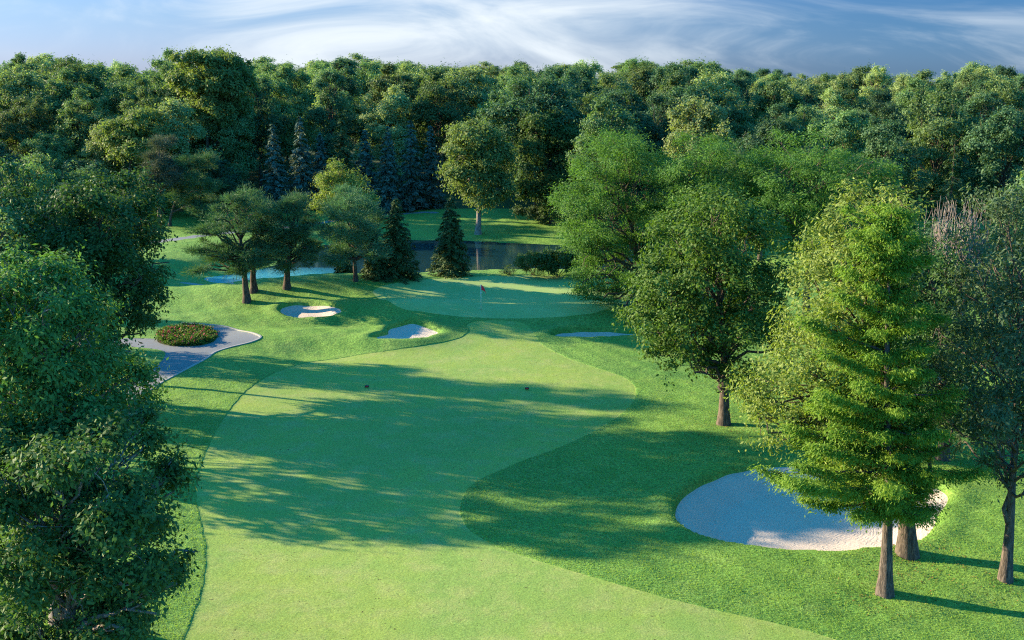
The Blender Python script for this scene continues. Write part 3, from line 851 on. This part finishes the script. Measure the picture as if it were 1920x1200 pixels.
# ------------------------------------------------------------------ bald cypress in the foreground
def cypress():
    rng = np.random.default_rng(91)
    b = gpos(1660, 1113); root = empty('bald_cypress', b)
    tp = aty(1668, 385, b[1]); Ht = tp[2] - b[2]
    tag(root, 'bright lime green bald cypress with straight fluted trunk before the large bunker', 'tree')
    wd = Wood()
    n = 16; t = np.linspace(0, 1, n); tz = t * Ht * .98 - .2 * (1 - t)
    lean = (tp[0] - b[0])
    P = np.c_[lean * t + .08 * np.sin(t * 7), .1 * np.sin(t * 5 + 1) - .1 * sin(1), tz]; P[:, 0] -= P[0, 0] * (1 - t)
    wd.tube(P, .235 * (1 - .9 * t ** .85), 14, flare=.62)
    prof = lambda f: np.interp(f, [.17, .22, .30, .42, .55, .68, .8, .9, .97, 1.], [.62, 1., 1., .86, .70, .54, .44, .34, .20, .06])
    Cs, Ns, Ts, vs = [], [], [], []
    fz = .235; az0 = 0.
    while fz < .985:
        R0 = 3.85 * prof(fz)
        nb = 8 if fz < .5 else 6
        az0 += .7
        for b_ in range(nb):
            az = az0 + b_ * 2 * pi / nb + rng.normal(0, .2)
            ln = R0 * rng.uniform(.55, 1.12) * (1.0 - .27 * cos(az)) * (.75 if sin(az) < -.6 else 1) + .15
            z0 = fz * Ht + rng.normal(0, .16); x0 = lean * fz
            rise = np.interp(fz, [.15, .5, 1], [.10, .34, .8]) + rng.normal(0, .06)
            d = np.array([cos(az), sin(az), 0]); s = np.array([-sin(az), cos(az), 0])
            end = np.array([x0, 0, z0]) + d * ln + np.array([0, 0, rise * ln * .8])
            wd.limb((x0, 0, z0), end, .035 * ln ** .5 + .01, .008, sag=.04, n=6, k=5, rng=rng, jit=.015)
            npl = max(4, int(ln * 8.5))
            for q in range(npl):
                tt = rng.uniform(.18, 1.04); lat = rng.normal(0, .20) * (1.15 - .8 * tt) * ln ** .6
                c = np.array([x0, 0, z0]) + d * ln * tt + s * lat + np.array([0, 0, rise * ln * .8 * tt - .16 * tt * (1 - tt) * ln - .10 * abs(lat)])
                pr = rng.uniform(.16, .33) * (.72 + .28 * min(ln / 3, 1))
                m = int(175 * (pr / .3) ** 2)
                off = rng.normal(size=(m, 3)) * np.array([pr, pr, pr * .50]) * .8
                off[:, 2] -= .20 * np.abs(off[:, 0] + off[:, 1])
                C = c + off
                od = unit(off + d * pr * .8)
                T = unit(od * .8 + d * .3 + rng.normal(0, .3, (m, 3)) + np.array([0, 0, -.2]))
                N = unit(np.array([0, 0, .75]) + od * .5 + rng.normal(0, .45, (m, 3)))
                Cs.append(C); Ts.append(T); Ns.append(N); vs.append(np.clip(rng.random() * .6 + rng.random(m) * .4, 0, 1))
        fz += .050 if fz < .75 else .036
    C = np.concatenate(Cs); T_ = np.concatenate(Ts); N_ = np.concatenate(Ns); v = np.concatenate(vs)
    ln = .125 * (.6 + .9 * rng.random(len(C)))
    V, F_, vv = leaves(C, N_, T_, ln, ln * .30, v)
    mesh('crown', V, F_, LM['cypress'], root, {'v': vv}); wd.build('trunk', M['bark_warm'], root)
    print('cypress leaves', len(C))


cypress()


# dead twiggy tree top
def bare_tree():
    rng = np.random.default_rng(95)
    Yd = 62.; p = aty(1775, 600, Yd); b = gxy(p[0], Yd); root = empty('bare_tree', b)
    tag(root, 'leafless grey-pink twigs standing up left of the grey-green crown', 'tree')
    wd = Wood(); zt = aty(1775, 378, Yd)[2] - b[2]
    wd.tube(np.array([[0, 0, -.2], [.1, 0, 2], [0, 0, 4.5], [.1, .1, 7]]), [.3, .24, .2, .14], 8, flare=.5)
    for i in range(17):
        a = np.array([.1, .1, rng.uniform(5, 7)]); x = rng.uniform(-2.1, 2.1); y = rng.uniform(-1.2, 1.2)
        m = np.array([x * .75, y * .7, rng.uniform(8.5, 10)]); P1 = wd.limb(a, m, .07, .045, sag=-.02, n=6, k=5, rng=rng, jit=.02)
        for j in range(6):
            s = P1[rng.integers(3, 6)]
            e = np.array([s[0] + rng.normal(.1, .35), s[1] + rng.normal(0, .3), zt * rng.uniform(.84, 1.02)])
            P2 = wd.limb(s, e, .034, .010, sag=-.03, n=6, k=4, rng=rng, jit=.025)
            for q in range(3):
                s2 = P2[rng.integers(1, 5)]; wd.limb(s2, s2 + np.array([rng.normal(0, .22), rng.normal(0, .2), rng.uniform(.4, 1.)]), .016, .007, sag=0, n=3, k=3, rng=rng)
    wd.build('trunk', M['bark_pale'], root)


bare_tree()

# ------------------------------------------------------------------ the far woods: prototypes, then copies
def copy_tree(src, loc, rz, sc):
    r = src.copy(); col.objects.link(r); r.location = loc; r.rotation_euler = (0, 0, rz); r.scale = sc
    for ch in src.children:
        c = ch.copy(); col.objects.link(c); c.parent = r
    return r


def wood_proto(seed, leaf, Ht, Rr, tall=.0, L=.31, dens=2.1):
    rng = np.random.default_rng(seed); lob = []
    for i in range(22):
        u = unit(rng.normal(size=3)); rr = rng.uniform(.45, .80)
        if u[2] < -.1 and rng.random() < .5: u[2] *= -1
        q = rng.uniform(.26, .42) * Rr
        lob.append([u[0] * rr * Rr, u[1] * rr * Rr, Ht * .58 + u[2] * rr * Ht * .38, q, q, q * rng.uniform(.7, .95)])
    for i in range(4):
        a = rng.random() * 6.28; q = rng.uniform(.15, .55) * Rr; k = rng.uniform(.22, .32) * Rr
        lob.append([cos(a) * q, sin(a) * q, Ht - k * rng.uniform(.9, 1.5) - .12 * q, k, k, k * .9])
    for i in range(6):
        a = rng.random() * 6.28; q = rng.uniform(.5, .8) * Rr; k = rng.uniform(.26, .38) * Rr
        lob.append([cos(a) * q, sin(a) * q, Ht * rng.uniform(.15, .40), k, k, k * 1.0])
    lob.append([0, 0, Ht * .6, .5 * Rr, .5 * Rr, .25 * Ht])
    for i in range(16):                       # leading shoots that break the outline
        a = rng.random() * 6.28; q = rng.uniform(.0, .85); k = rng.uniform(.07, .14) * Rr
        lob.append([cos(a) * q * Rr, sin(a) * q * Rr, Ht * .58 + Ht * .42 * math.sqrt(1 - q * q * .9) * rng.uniform(.95, 1.03), k, k, k * rng.uniform(1.2, 2.2)])
    return lobed_tree('woodland_tree', lob, (0, 0, 0), leaf, M['bark'], rng, dens=dens, rc=.58, per=58, L=L, W=.60, r0=.28, inner=.66, twigs=1, sides=6)


GW = 'trees of the far woods'
LABS = {'wood_a': 'mid green broadleaf tree in the woods beyond the pond and lawns',
        'wood_b': 'pale yellowish-green broadleaf tree in the woods beyond the pond and lawns',
        'wood_c': 'dark green broadleaf tree in the woods beyond the pond and lawns'}
protos = []
for i, (lf, ht, rr) in enumerate([('wood_a', 19, 6.6), ('wood_a', 18, 7.4), ('wood_b', 20, 6.6), ('wood_b', 18, 6.0), ('wood_c', 18, 7.2), ('wood_c', 19, 6.2), ('wood_a', 20, 6.2), ('wood_c', 21, 4.6), ('wood_b', 22, 5.0), ('wood_a', 17, 8.2)]):
    p = wood_proto(200 + i, LM[lf], ht, rr); tag(p, LABS[lf], 'tree', GW); protos.append((p, lf, ht))

SKY_LINE = [(-300, 128), (0, 128), (60, 124), (110, 100), (160, 128), (230, 132), (320, 128), (480, 124), (560, 130), (640, 120), (720, 124), (820, 126), (900, 128), (960, 126), (1030, 120), (1100, 128), (1180, 126), (1280, 120), (1360, 130), (1430, 142),
            (1500, 146), (1560, 148), (1620, 134), (1700, 150), (1780, 142), (1840, 130), (1880, 142), (1930, 138), (2300, 130)]
skx = [a for a, _ in SKY_LINE]; sky_ = [b for _, b in SKY_LINE]
prng = random.Random(5)
used = set()
spots = []
rows = [(158, 262, 8.2), (166, 225, 8.6), (176, 190, 9.), (188, 162, 9.4), (202, 145, 10.), (220, 136, 10.5), (242, 132, 12.), (270, 131, 14), (305, 130, 16), (350, 130, 18), (410, 130, 21), (500, 130, 26)]
for ri, (Yr, ytop, step) in enumerate(rows):
    hw = Yr * .475 + 6
    x = -hw + prng.random() * step
    while x < hw:
        yy = Yr + prng.uniform(-4, 4)
        px = 960 + x * 2133 / (yy * 1.0)
        skl = np.interp(px, skx, sky_)
        # front row: lower on the left and right, open in front of the middle lawn
        tgt = skl + max(0, (ytop - 131)) * prng.uniform(.55, 1.15)
        if ri == 0 and 480 < px < 860: tgt = 330          # spruces stand here
        if ri == 0 and px < 480: tgt = prng.uniform(250, 310)
        if ri == 0 and px < 340: tgt = prng.uniform(300, 345)
        if ri == 1 and px < 330: tgt = prng.uniform(230, 262)
        if ri == 1 and 480 < px < 900: tgt = prng.uniform(190, 230)
        if 915 < px < 1250 and ri < 3: tgt = prng.uniform(150, 215)
        tgt += prng.gauss(0, 7)
        ztop = float(aty(px, tgt, yy)[2])
        if 465 < px < 940 and yy < 181: x += step; continue
        spots.append((x, yy, max(5.5, min(24, ztop)), ri, px))
        x += step * prng.uniform(.75, 1.3)
ptab = {0: [4, 5, 7, 0, 9], 1: [4, 5, 0, 9, 3, 7], 2: [0, 1, 4, 6, 3, 7], 3: [0, 2, 6, 5, 3, 8, 7], 4: [2, 3, 6, 0, 4, 8, 7], 5: [2, 8, 6, 0, 1, 7], 6: [2, 3, 0, 6, 1, 8], 7: [2, 3, 0, 8, 7], 8: [2, 3, 0], 9: [0, 1, 2], 10: [0, 1, 2], 11: [0, 1, 4]}
for (x, y, zt, ri, px) in spots:
    k = prng.choice(ptab[ri])
    p, lf, ht = protos[k]
    hgt = zt - height(x, y); s = hgt / ht; sx = max(s, .62) * prng.uniform(.95, 1.2) * (1 if ri < 9 else 1.5)
    loc = (x, y, height(x, y)); rz = prng.random() * 6.28; sc = (sx, sx * prng.uniform(.9, 1.1), s)
    if k not in used: used.add(k); p.location = loc; p.rotation_euler = (0, 0, rz); p.scale = sc
    else: copy_tree(p, loc, rz, sc)
# a few nearer ones: right-hand middle distance and left flank
GN = 'trees at the near edge of the far woods'
for i, (px, yt, Yd, k, lab) in enumerate([
        (1290, 190, 140, 3, 'pale leafy tree rising over the feathery trees, at the woods\' near edge'),
        (1420, 235, 125, 4, 'dark tree just above the rightmost feathery tree, at the woods\' near edge'),
        (1640, 235, 128, 5, 'dark tree behind the tufts of the rightmost feathery tree'),
        (1730, 190, 140, 1, 'broad green tree left of and behind the tall dark right-hand spruce'),
        (1860, 215, 130, 4, 'dark tree behind the thin pointed spruce at the right picture edge'),
        (1560, 215, 138, 0, 'green tree between the feathery trees and the right-hand woods'),
        (1130, 205, 136, 6, 'tall green tree right behind the first feathery tree'),
        (30, 275, 118, 4, 'dark tree at the left picture edge over the near dark crowns'),
        (110, 300, 112, 1, 'green tree behind the dark broad tree above the cart path'),
        (200, 318, 118, 5, 'small dark tree behind the broad tree\'s right shoulder'),
        (1960, 330, 78, 1, 'green crown cut by the right picture edge below the thin spruce'),
        (1700, 420, 70, 4, 'dark crown hidden behind the top of the cypress')]):
    p, lf, ht = protos[k]; q = aty(px, 600, Yd); g = height(q[0], Yd); hgt = aty(px, yt, Yd)[2] - g; s = hgt / ht
    r = copy_tree(p, (float(q[0]), Yd, g), i * 1.7, (max(s, .7), max(s, .7), s)); tag(r, lab, 'tree', GN)

# trees standing left of the picture: only their long shadows fall on the grass in view
GL = 'trees left of the picture'
edge = wood_proto(260, LM['wood_a'], 15, 4.2, L=.3, dens=1.15); edge['category'] = 'tree'; edge['group'] = GL
for i, (x, y, ht_, wsc) in enumerate([(-28.5, 57.2, 10.5, .80), (-33, 62, 12.8, .90), (-30, 64.5, 12.5, .8), (-38, 71, 16.5, 1.0), (-43, 71.5, 17, 1.0), (-33, 69, 13, .7), (-36, 83.2, 14, .78), (-42, 86, 15, .9),
                                      (-34, 79.5, 6.5, .5), (-49, 97.5, 8, .6), (-62, 117, 12, .9)]):
    loc = (x, y, height(x, y)); rz = i * 2.1; sc = (wsc, wsc, ht_ / 15)
    if i == 0: r = edge; r.location = loc; r.rotation_euler = (0, 0, rz); r.scale = sc
    else: r = copy_tree(edge, loc, rz, sc)
    tag(r, 'broadleaf tree just outside the left picture edge, known by its long shadow', 'tree', GL)


# ------------------------------------------------------------------ small things
def box(w, d, h, bev=.01, loc=(0, 0, 0)):
    bm = bmesh.new(); bmesh.ops.create_cube(bm, size=1)
    for v in bm.verts: v.co.x *= w; v.co.y *= d; v.co.z *= h
    if bev: bmesh.ops.bevel(bm, geom=bm.edges[:], offset=bev, segments=2, affect='EDGES')
    for v in bm.verts: v.co.x += loc[0]; v.co.y += loc[1]; v.co.z += loc[2]
    return bm


def bobj(name, bms, mat, parent=None, smooth=False):
    me = bpy.data.meshes.new(name); full = bmesh.new()
    for b in bms:
        t = bpy.data.meshes.new('tmp'); b.to_mesh(t); full.from_mesh(t); b.free(); bpy.data.meshes.remove(t)
    full.to_mesh(me); full.free()
    if smooth: me.polygons.foreach_set('use_smooth', [True] * len(me.polygons))
    me.materials.append(mat); o = bpy.data.objects.new(name, me); col.objects.link(o)
    if parent: o.parent = parent
    return o


def cyl(r, r2, h, loc=(0, 0, 0), seg=16):
    bm = bmesh.new(); bmesh.ops.create_cone(bm, cap_ends=True, segments=seg, radius1=r, radius2=r2, depth=h)
    for v in bm.verts: v.co.x += loc[0]; v.co.y += loc[1]; v.co.z += loc[2] + h / 2
    return bm


# flagstick
b = gpos(902, 581)
fl = empty('golf_flag', b); tag(fl, 'red flag drooping on a thin white pole in the putting green', 'flag')
M['white'] = flat_mat('white_paint', (.80, .80, .78), .35); M['red'] = flat_mat('red_cloth', (.75, .012, .03), .7, c2=(.85, .03, .05), sc=8)
M['dark'] = flat_mat('dark_brown_wood', (.045, .018, .016), .6, c2=(.08, .03, .028)); M['cup'] = flat_mat('cup_dark', (.02, .02, .02), .5)
bobj('pole', [cyl(.028, .022, 2.1), cyl(.030, .016, .04, (0, 0, 2.1))], M['white'], fl, True)
bobj('hole', [cyl(.054, .054, .006, (0, 0, .002), 24)], M['cup'], fl)
gw, gh = 14, 12; VV = []
for j in range(gh):
    for i in range(gw):
        u = i / (gw - 1); w = j / (gh - 1)
        VV.append((.015 + u * .40 * (.75 + .25 * w), .06 * sin(u * 9 + w * 2) * u + .02, 2.08 - w * .42 - u * u * .30 - .10 * u * (1 - w)))
FF = [[j * gw + i, j * gw + i + 1, (j + 1) * gw + i + 1, (j + 1) * gw + i] for j in range(gh - 1) for i in range(gw - 1)]
V = np.array(VV); V = np.concatenate([V, V + np.array([0, .004, 0])]); n0 = gw * gh
FF = np.array(FF); FF = np.concatenate([FF, FF[:, ::-1] + n0])
o = mesh('cloth', V, FF, M['red'], fl, None, True)

# tee markers
def marker(px, py, lab):
    b = gpos(px, py); r = empty('tee_marker', b); tag(r, lab, 'tee marker', 'tee markers on the fairway')
    bobj('block', [box(.27, .15, .12, .02, (0, 0, .10))], M['dark'], r)
    bobj('spike', [cyl(.012, .012, .06, (-.08, 0, -.01), 8), cyl(.012, .012, .06, (.08, 0, -.01), 8)], M['cup'], r)
    bobj('face_plate', [box(.14, .008, .05, .002, (0, -.078, .10))], M['red'], r)
    return r
marker(988, 730, 'dark brown tee marker block on the fairway, right one of the pair')
marker(688, 726, 'dark brown tee marker block on the fairway, left one of the pair')

# bench on the far lawn
b = gpos(791, 392); be = empty('park_bench', b); be.rotation_euler = (0, 0, R(-6))
tag(be, 'small pale bench on the far lawn under the blue spruces', 'bench')
bobj('seat', [box(1.5, .11, .04, .008, (0, -.02 - .13 * k, .44)) for k in range(3)], M['white'], be)
bobj('backrest', [box(1.5, .035, .14, .008, (0, .10 + .02 * k, .62 + .17 * k)) for k in range(2)], M['white'], be)
for sx in (-.65, .65):
    bobj('leg', [box(.06, .05, .44, .008, (sx, -.26, .2)), box(.06, .05, .95, .008, (sx, .155, .43)), box(.06, .46, .05, .008, (sx, -.05, .385))], M['white'], be)

# rake lying in the right bunker
b = onground(1052, 627); b[2] = height(b[0], b[1]) + .05; rk = empty('bunker_rake', b); rk.rotation_euler = (0, 0, R(-12))
tag(rk, 'dark rake lying in the narrow bunker right of the green front', 'rake')
rod = cyl(.018, .018, 1.5)
for v in rod.verts: v.co = (v.co.z, v.co.y, v.co.x + .02)
bobj('handle', [rod], M['dark'], rk); bobj('head', [box(.04, .5, .05, .006, (-.02, 0, .02))] + [box(.015, .012, .09, 0, (-.02, -.22 + .055 * k, -.03)) for k in range(9)], M['cup'], rk)

# flower bed: shrubs thick with red and pink blossoms
rng = np.random.default_rng(33)
P = REG['bed']; cx, cy = P.mean(0); fb = empty('flower_bed', (cx, cy, height(cx, cy)))
tag(fb, 'low oval bed of rose bushes with red blossoms beside the cart path', 'flower bed')
lo, hi = P.min(0), P.max(0)
pts = rng.uniform(lo, hi, (900, 2)); pts = pts[sdf(P, pts[:, 0], pts[:, 1]) < -.12][:260]
hgt = rng.uniform(.2, .6, len(pts)) * np.clip(-sdf(P, pts[:, 0], pts[:, 1]) / .8 + .55, 0, 1)
C = []
for (x, y), h in zip(pts, hgt):
    m = 95; q = rng.normal(0, .17, (m, 3)); q[:, 2] = rng.random(m) ** .7 * h; C.append(q + [x - cx, y - cy, 0])
C = np.concatenate(C); n = len(C)
V, F_, vv = leaves(C, unit(rng.normal(size=(n, 3)) + [0, 0, .7]), unit(rng.normal(size=(n, 3))), np.full(n, .13), np.full(n, .075), rng.random(n))
mesh('foliage', V, F_, LM['maple'], fb, {'v': vv})
LM['rose'] = leaf_mat('petal_rose', (.30, .02, .05), (.55, .20, .22), .2, tcol=(1.2, .5, .6))
C = []
for (x, y), h in zip(pts, hgt):
    for _ in range(rng.integers(0, 3)):
        c = np.array([x - cx + rng.normal(0, .2), y - cy + rng.normal(0, .2), h * rng.uniform(.7, 1.12)]); C.append(c + rng.normal(0, .028, (12, 3)))
C = np.concatenate(C); n = len(C)
V, F_, vv = leaves(C, unit(rng.normal(size=(n, 3)) + [0, -.3, .6]), unit(rng.normal(size=(n, 3))), np.full(n, .075), np.full(n, .06), np.repeat(rng.random(n // 12), 12))
tag(mesh('blossoms', V, F_, LM['rose'], fb, {'v': vv}), kind='stuff')


# longer blades standing in the near rough, fallen leaves under the trees
rng = np.random.default_rng(44)
tri = F[(cls == 0)]; ctr = V3[tri].mean(1)
tri = tri[(ctr[:, 1] > 34) & (ctr[:, 1] < 74) & (np.abs(ctr[:, 0]) < .47 * ctr[:, 1] + 1)]
p0, p1, p2 = V3[tri[:, 0]], V3[tri[:, 1]], V3[tri[:, 2]]
ar = .5 * np.linalg.norm(np.cross(p1 - p0, p2 - p0), axis=1) / np.clip(p0[:, 1] / 40, 1, 3) ** 2; n = 190000
k = rng.choice(len(tri), n, p=ar / ar.sum()); r1 = np.sqrt(rng.random((n, 1))); r2 = rng.random((n, 1))
C = p0[k] * (1 - r1) + p1[k] * r1 * (1 - r2) + p2[k] * r1 * r2
cl = .5 + .5 * np.sin(C[:, 0] * 3.1 + 2 * np.sin(C[:, 1] * 2.3)) * np.sin(C[:, 1] * 3.7 + 1.3 * np.sin(C[:, 0] * 1.7))
h = rng.uniform(.03, .065, n) * (.6 + .7 * cl)
T = unit(np.c_[rng.normal(0, .45, (n, 2)), np.ones(n)]); N = unit(rng.normal(size=(n, 3)) * [1, 1, .3])
V, F_, vv = leaves(C + T * (h * .42)[:, None], N, T, h, np.full(n, .022), rng.random(n))
LM['blade'] = leaf_mat('grass_blade', (.145, .270, .048), (.29, .40, .090), .42)
tag(mesh('grass', V, F_, LM['blade'], None, {'v': vv}), 'longer grass blades standing in the rough around the fairway', None, None, 'stuff')
C = []
for (px, py, r, m) in [(1702, 1042, 2.4, 420), (1768, 862, 3., 250), (1885, 1088, 2.2, 200), (1660, 1113, 2.0, 160), (1358, 795, 3.2, 260), (463, 566, 2.5, 150)]:
    q = gpos(px, py); a = rng.random(m) * 6.28; rr = r * rng.random(m) ** .6
    for j in range(m):
        x, y = q[0] + cos(a[j]) * rr[j], q[1] + sin(a[j]) * rr[j]; C.append((x, y, 0))
C = np.array(C)
for i0 in range(0, len(C), 200):
    c = C[i0:i0 + 200]; d = (ax[None] - c[:, 0:1]) ** 2 + (ay[None] - c[:, 1:2]) ** 2; C[i0:i0 + 200, 2] = Z[d.argmin(1)] + .03
n = len(C); V, F_, vv = leaves(C, unit(rng.normal(0, .3, (n, 3)) + [0, 0, 1]), unit(rng.normal(size=(n, 3))), rng.uniform(.05, .10, n), rng.uniform(.04, .07, n), rng.random(n))
LM['litter'] = leaf_mat('fallen_leaf', (.10, .06, .02), (.24, .16, .05), .1, tcol=(1, 1, 1))
tag(mesh('fallen_leaves', V, F_, LM['litter'], None, {'v': vv}), 'brown fallen leaves scattered under the trees', None, None, 'stuff')


# shrubs and reeds
def shrub(name, label, px, py, w, h, leaf, seed, group=None, L=.22, W=.5, per=40, cat='shrub'):
    rng = np.random.default_rng(seed); b = gpos(px, py); root = empty(name, b)
    lob = [[rng.normal(0, w * .28), rng.normal(0, w * .22), h * rng.uniform(.35, .68), w * .36, w * .32, h * .34] for _ in range(7)]
    V, F_, v, C, li = crown(lob, rng, 7., .28, per, L, W, 'broad', .5)
    V[:, 2] = np.maximum(V[:, 2], .02)
    mesh('foliage', V, F_, leaf, root, {'v': v})
    wd = Wood()
    for i in range(7): wd.limb((rng.normal(0, .06), rng.normal(0, .06), -.05), lob[i][:3], .03, .012, sag=-.03, n=4, k=4, rng=rng)
    wd.build('stems', M['bark'], root)
    return tag(root, label, cat, group)


shrub('shrub', 'pale grassy shrub on the far lawn under the tree beside the mirrored one', 1012, 418, 3.6, 2.4, LM['grey'], 301)
shrub('shrub', 'green shrub on the pond\'s near shore below the feathery tree', 1045, 520, 4.2, 2.8, LM['dark'], 302)
shrub('shrub', 'wispy yellowish waterside shrub behind the green\'s back edge', 1000, 516, 3.0, 2.6, LM['olive'], 303, L=.26, W=.2)
shrub('shrub', 'low waterside plants just right of the mirrored trunk, behind the green', 955, 515, 1.2, .9, LM['grey'], 304, L=.2, W=.2)
shrub('shrub', 'dark shrub at the right end of the pond', 1085, 512, 4.5, 3.6, LM['dark'], 305)

# ------------------------------------------------------------------ light and sky
SUN_EL, SHADOW_AZ = 16.0, -19.0           # shadows run to the right and a little towards the camera
az = R(SHADOW_AZ)
sd = bpy.data.lights.new('sun', 'SUN'); so = bpy.data.objects.new('sun', sd); col.objects.link(so)
sd.energy = 5.0; sd.angle = R(.55); sd.color = (1., .80, .50)
light_dir = np.array([cos(az) * cos(R(SUN_EL)), sin(az) * cos(R(SUN_EL)), -sin(R(SUN_EL))])
from mathutils import Vector
so.rotation_euler = Vector(light_dir.tolist()).to_track_quat('-Z', 'Y').to_euler(); so.location = (-60, 80, 40)

w = bpy.data.worlds.new('World'); scn.world = w; w.use_nodes = True
nt = w.node_tree; nt.nodes.clear(); Lk = nt.links
sk = nt.nodes.new('ShaderNodeTexSky'); sk.sky_type = 'NISHITA'; sk.sun_disc = False; sk.sun_elevation = R(SUN_EL)
# sky sun_rotation: clockwise from +Y
sx_, sy_ = -light_dir[0], -light_dir[1]
sk.sun_rotation = math.atan2(sx_, sy_) % (2 * pi)
sk.air_density = 1.0; sk.dust_density = .3; sk.ozone_density = 3.0; sk.altitude = 200
tc = nt.nodes.new('ShaderNodeTexCoord'); sep = nt.nodes.new('ShaderNodeSeparateXYZ'); Lk.new(tc.outputs['Generated'], sep.inputs[0])
side = ramp(nt, sep.outputs['X'], -.12, .36)
low = mixc(nt, side, (.215, .280, .475), (.078, .168, .370))
hor = mixc(nt, side, (.215, .285, .58), (.095, .19, .46))
low = mixc(nt, ramp(nt, sep.outputs['Z'], .0, .055), hor, low)
zen = (.19, 1.08, 1.36)
tint = mixc(nt, ramp(nt, sep.outputs['Z'], .06, .30), low, zen)
skyc = mixc(nt, 1.0, sk.outputs[0], tint, 'MULTIPLY')
# thin high cloud: a broad bright veil left of the middle, wisps elsewhere
mp = nt.nodes.new('ShaderNodeMapping'); mp.inputs['Scale'].default_value = (2.6, 2.6, 10.); mp.inputs['Rotation'].default_value = (0, R(-9), 0); Lk.new(tc.outputs['Generated'], mp.inputs['Vector'])
cn = noise(nt, mp.outputs[0], 1.9, 9, .56, 1.1)
g1 = ramp(nt, sep.outputs['X'], -.36, -.20); g2_ = ramp(nt, sep.outputs['X'], .30, -.12)
gm = nt.nodes.new('ShaderNodeMath'); gm.operation = 'MULTIPLY'; Lk.new(g1, gm.inputs[0]); Lk.new(g2_, gm.inputs[1])
ad = nt.nodes.new('ShaderNodeMath'); ad.operation = 'MULTIPLY_ADD'; Lk.new(gm.outputs[0], ad.inputs[0]); ad.inputs[1].default_value = .25; Lk.new(cn, ad.inputs[2])
cf = ramp(nt, ad.outputs[0], .45, .98)
lowm = ramp(nt, sep.outputs['Z'], .40, .12)
mm = nt.nodes.new('ShaderNodeMath'); mm.operation = 'MULTIPLY'; Lk.new(cf, mm.inputs[0]); Lk.new(lowm, mm.inputs[1])
fin = mixc(nt, mm.outputs[0], skyc, (2.5, 2.72, 2.88))
bg = nt.nodes.new('ShaderNodeBackground'); Lk.new(fin, bg.inputs[0]); bg.inputs[1].default_value = .10
ow = nt.nodes.new('ShaderNodeOutputWorld'); Lk.new(bg.outputs[0], ow.inputs[0])

scn.view_settings.view_transform = 'Standard'; scn.view_settings.look = 'None'; scn.view_settings.gamma = 1; scn.view_settings.exposure = 1.9
scn.cycles.max_bounces = 6; scn.cycles.transparent_max_bounces = 4; scn.cycles.diffuse_bounces = 3; scn.cycles.glossy_bounces = 2
scn.cycles.transmission_bounces = 3; scn.cycles.volume_bounces = 0; scn.cycles.caustics_reflective = False; scn.cycles.caustics_refractive = False
scn.cycles.use_denoising = False
scn.cycles.filter_width = 1.15
scn.cycles.sample_clamp_indirect = 4
print('objects', len(bpy.data.objects))
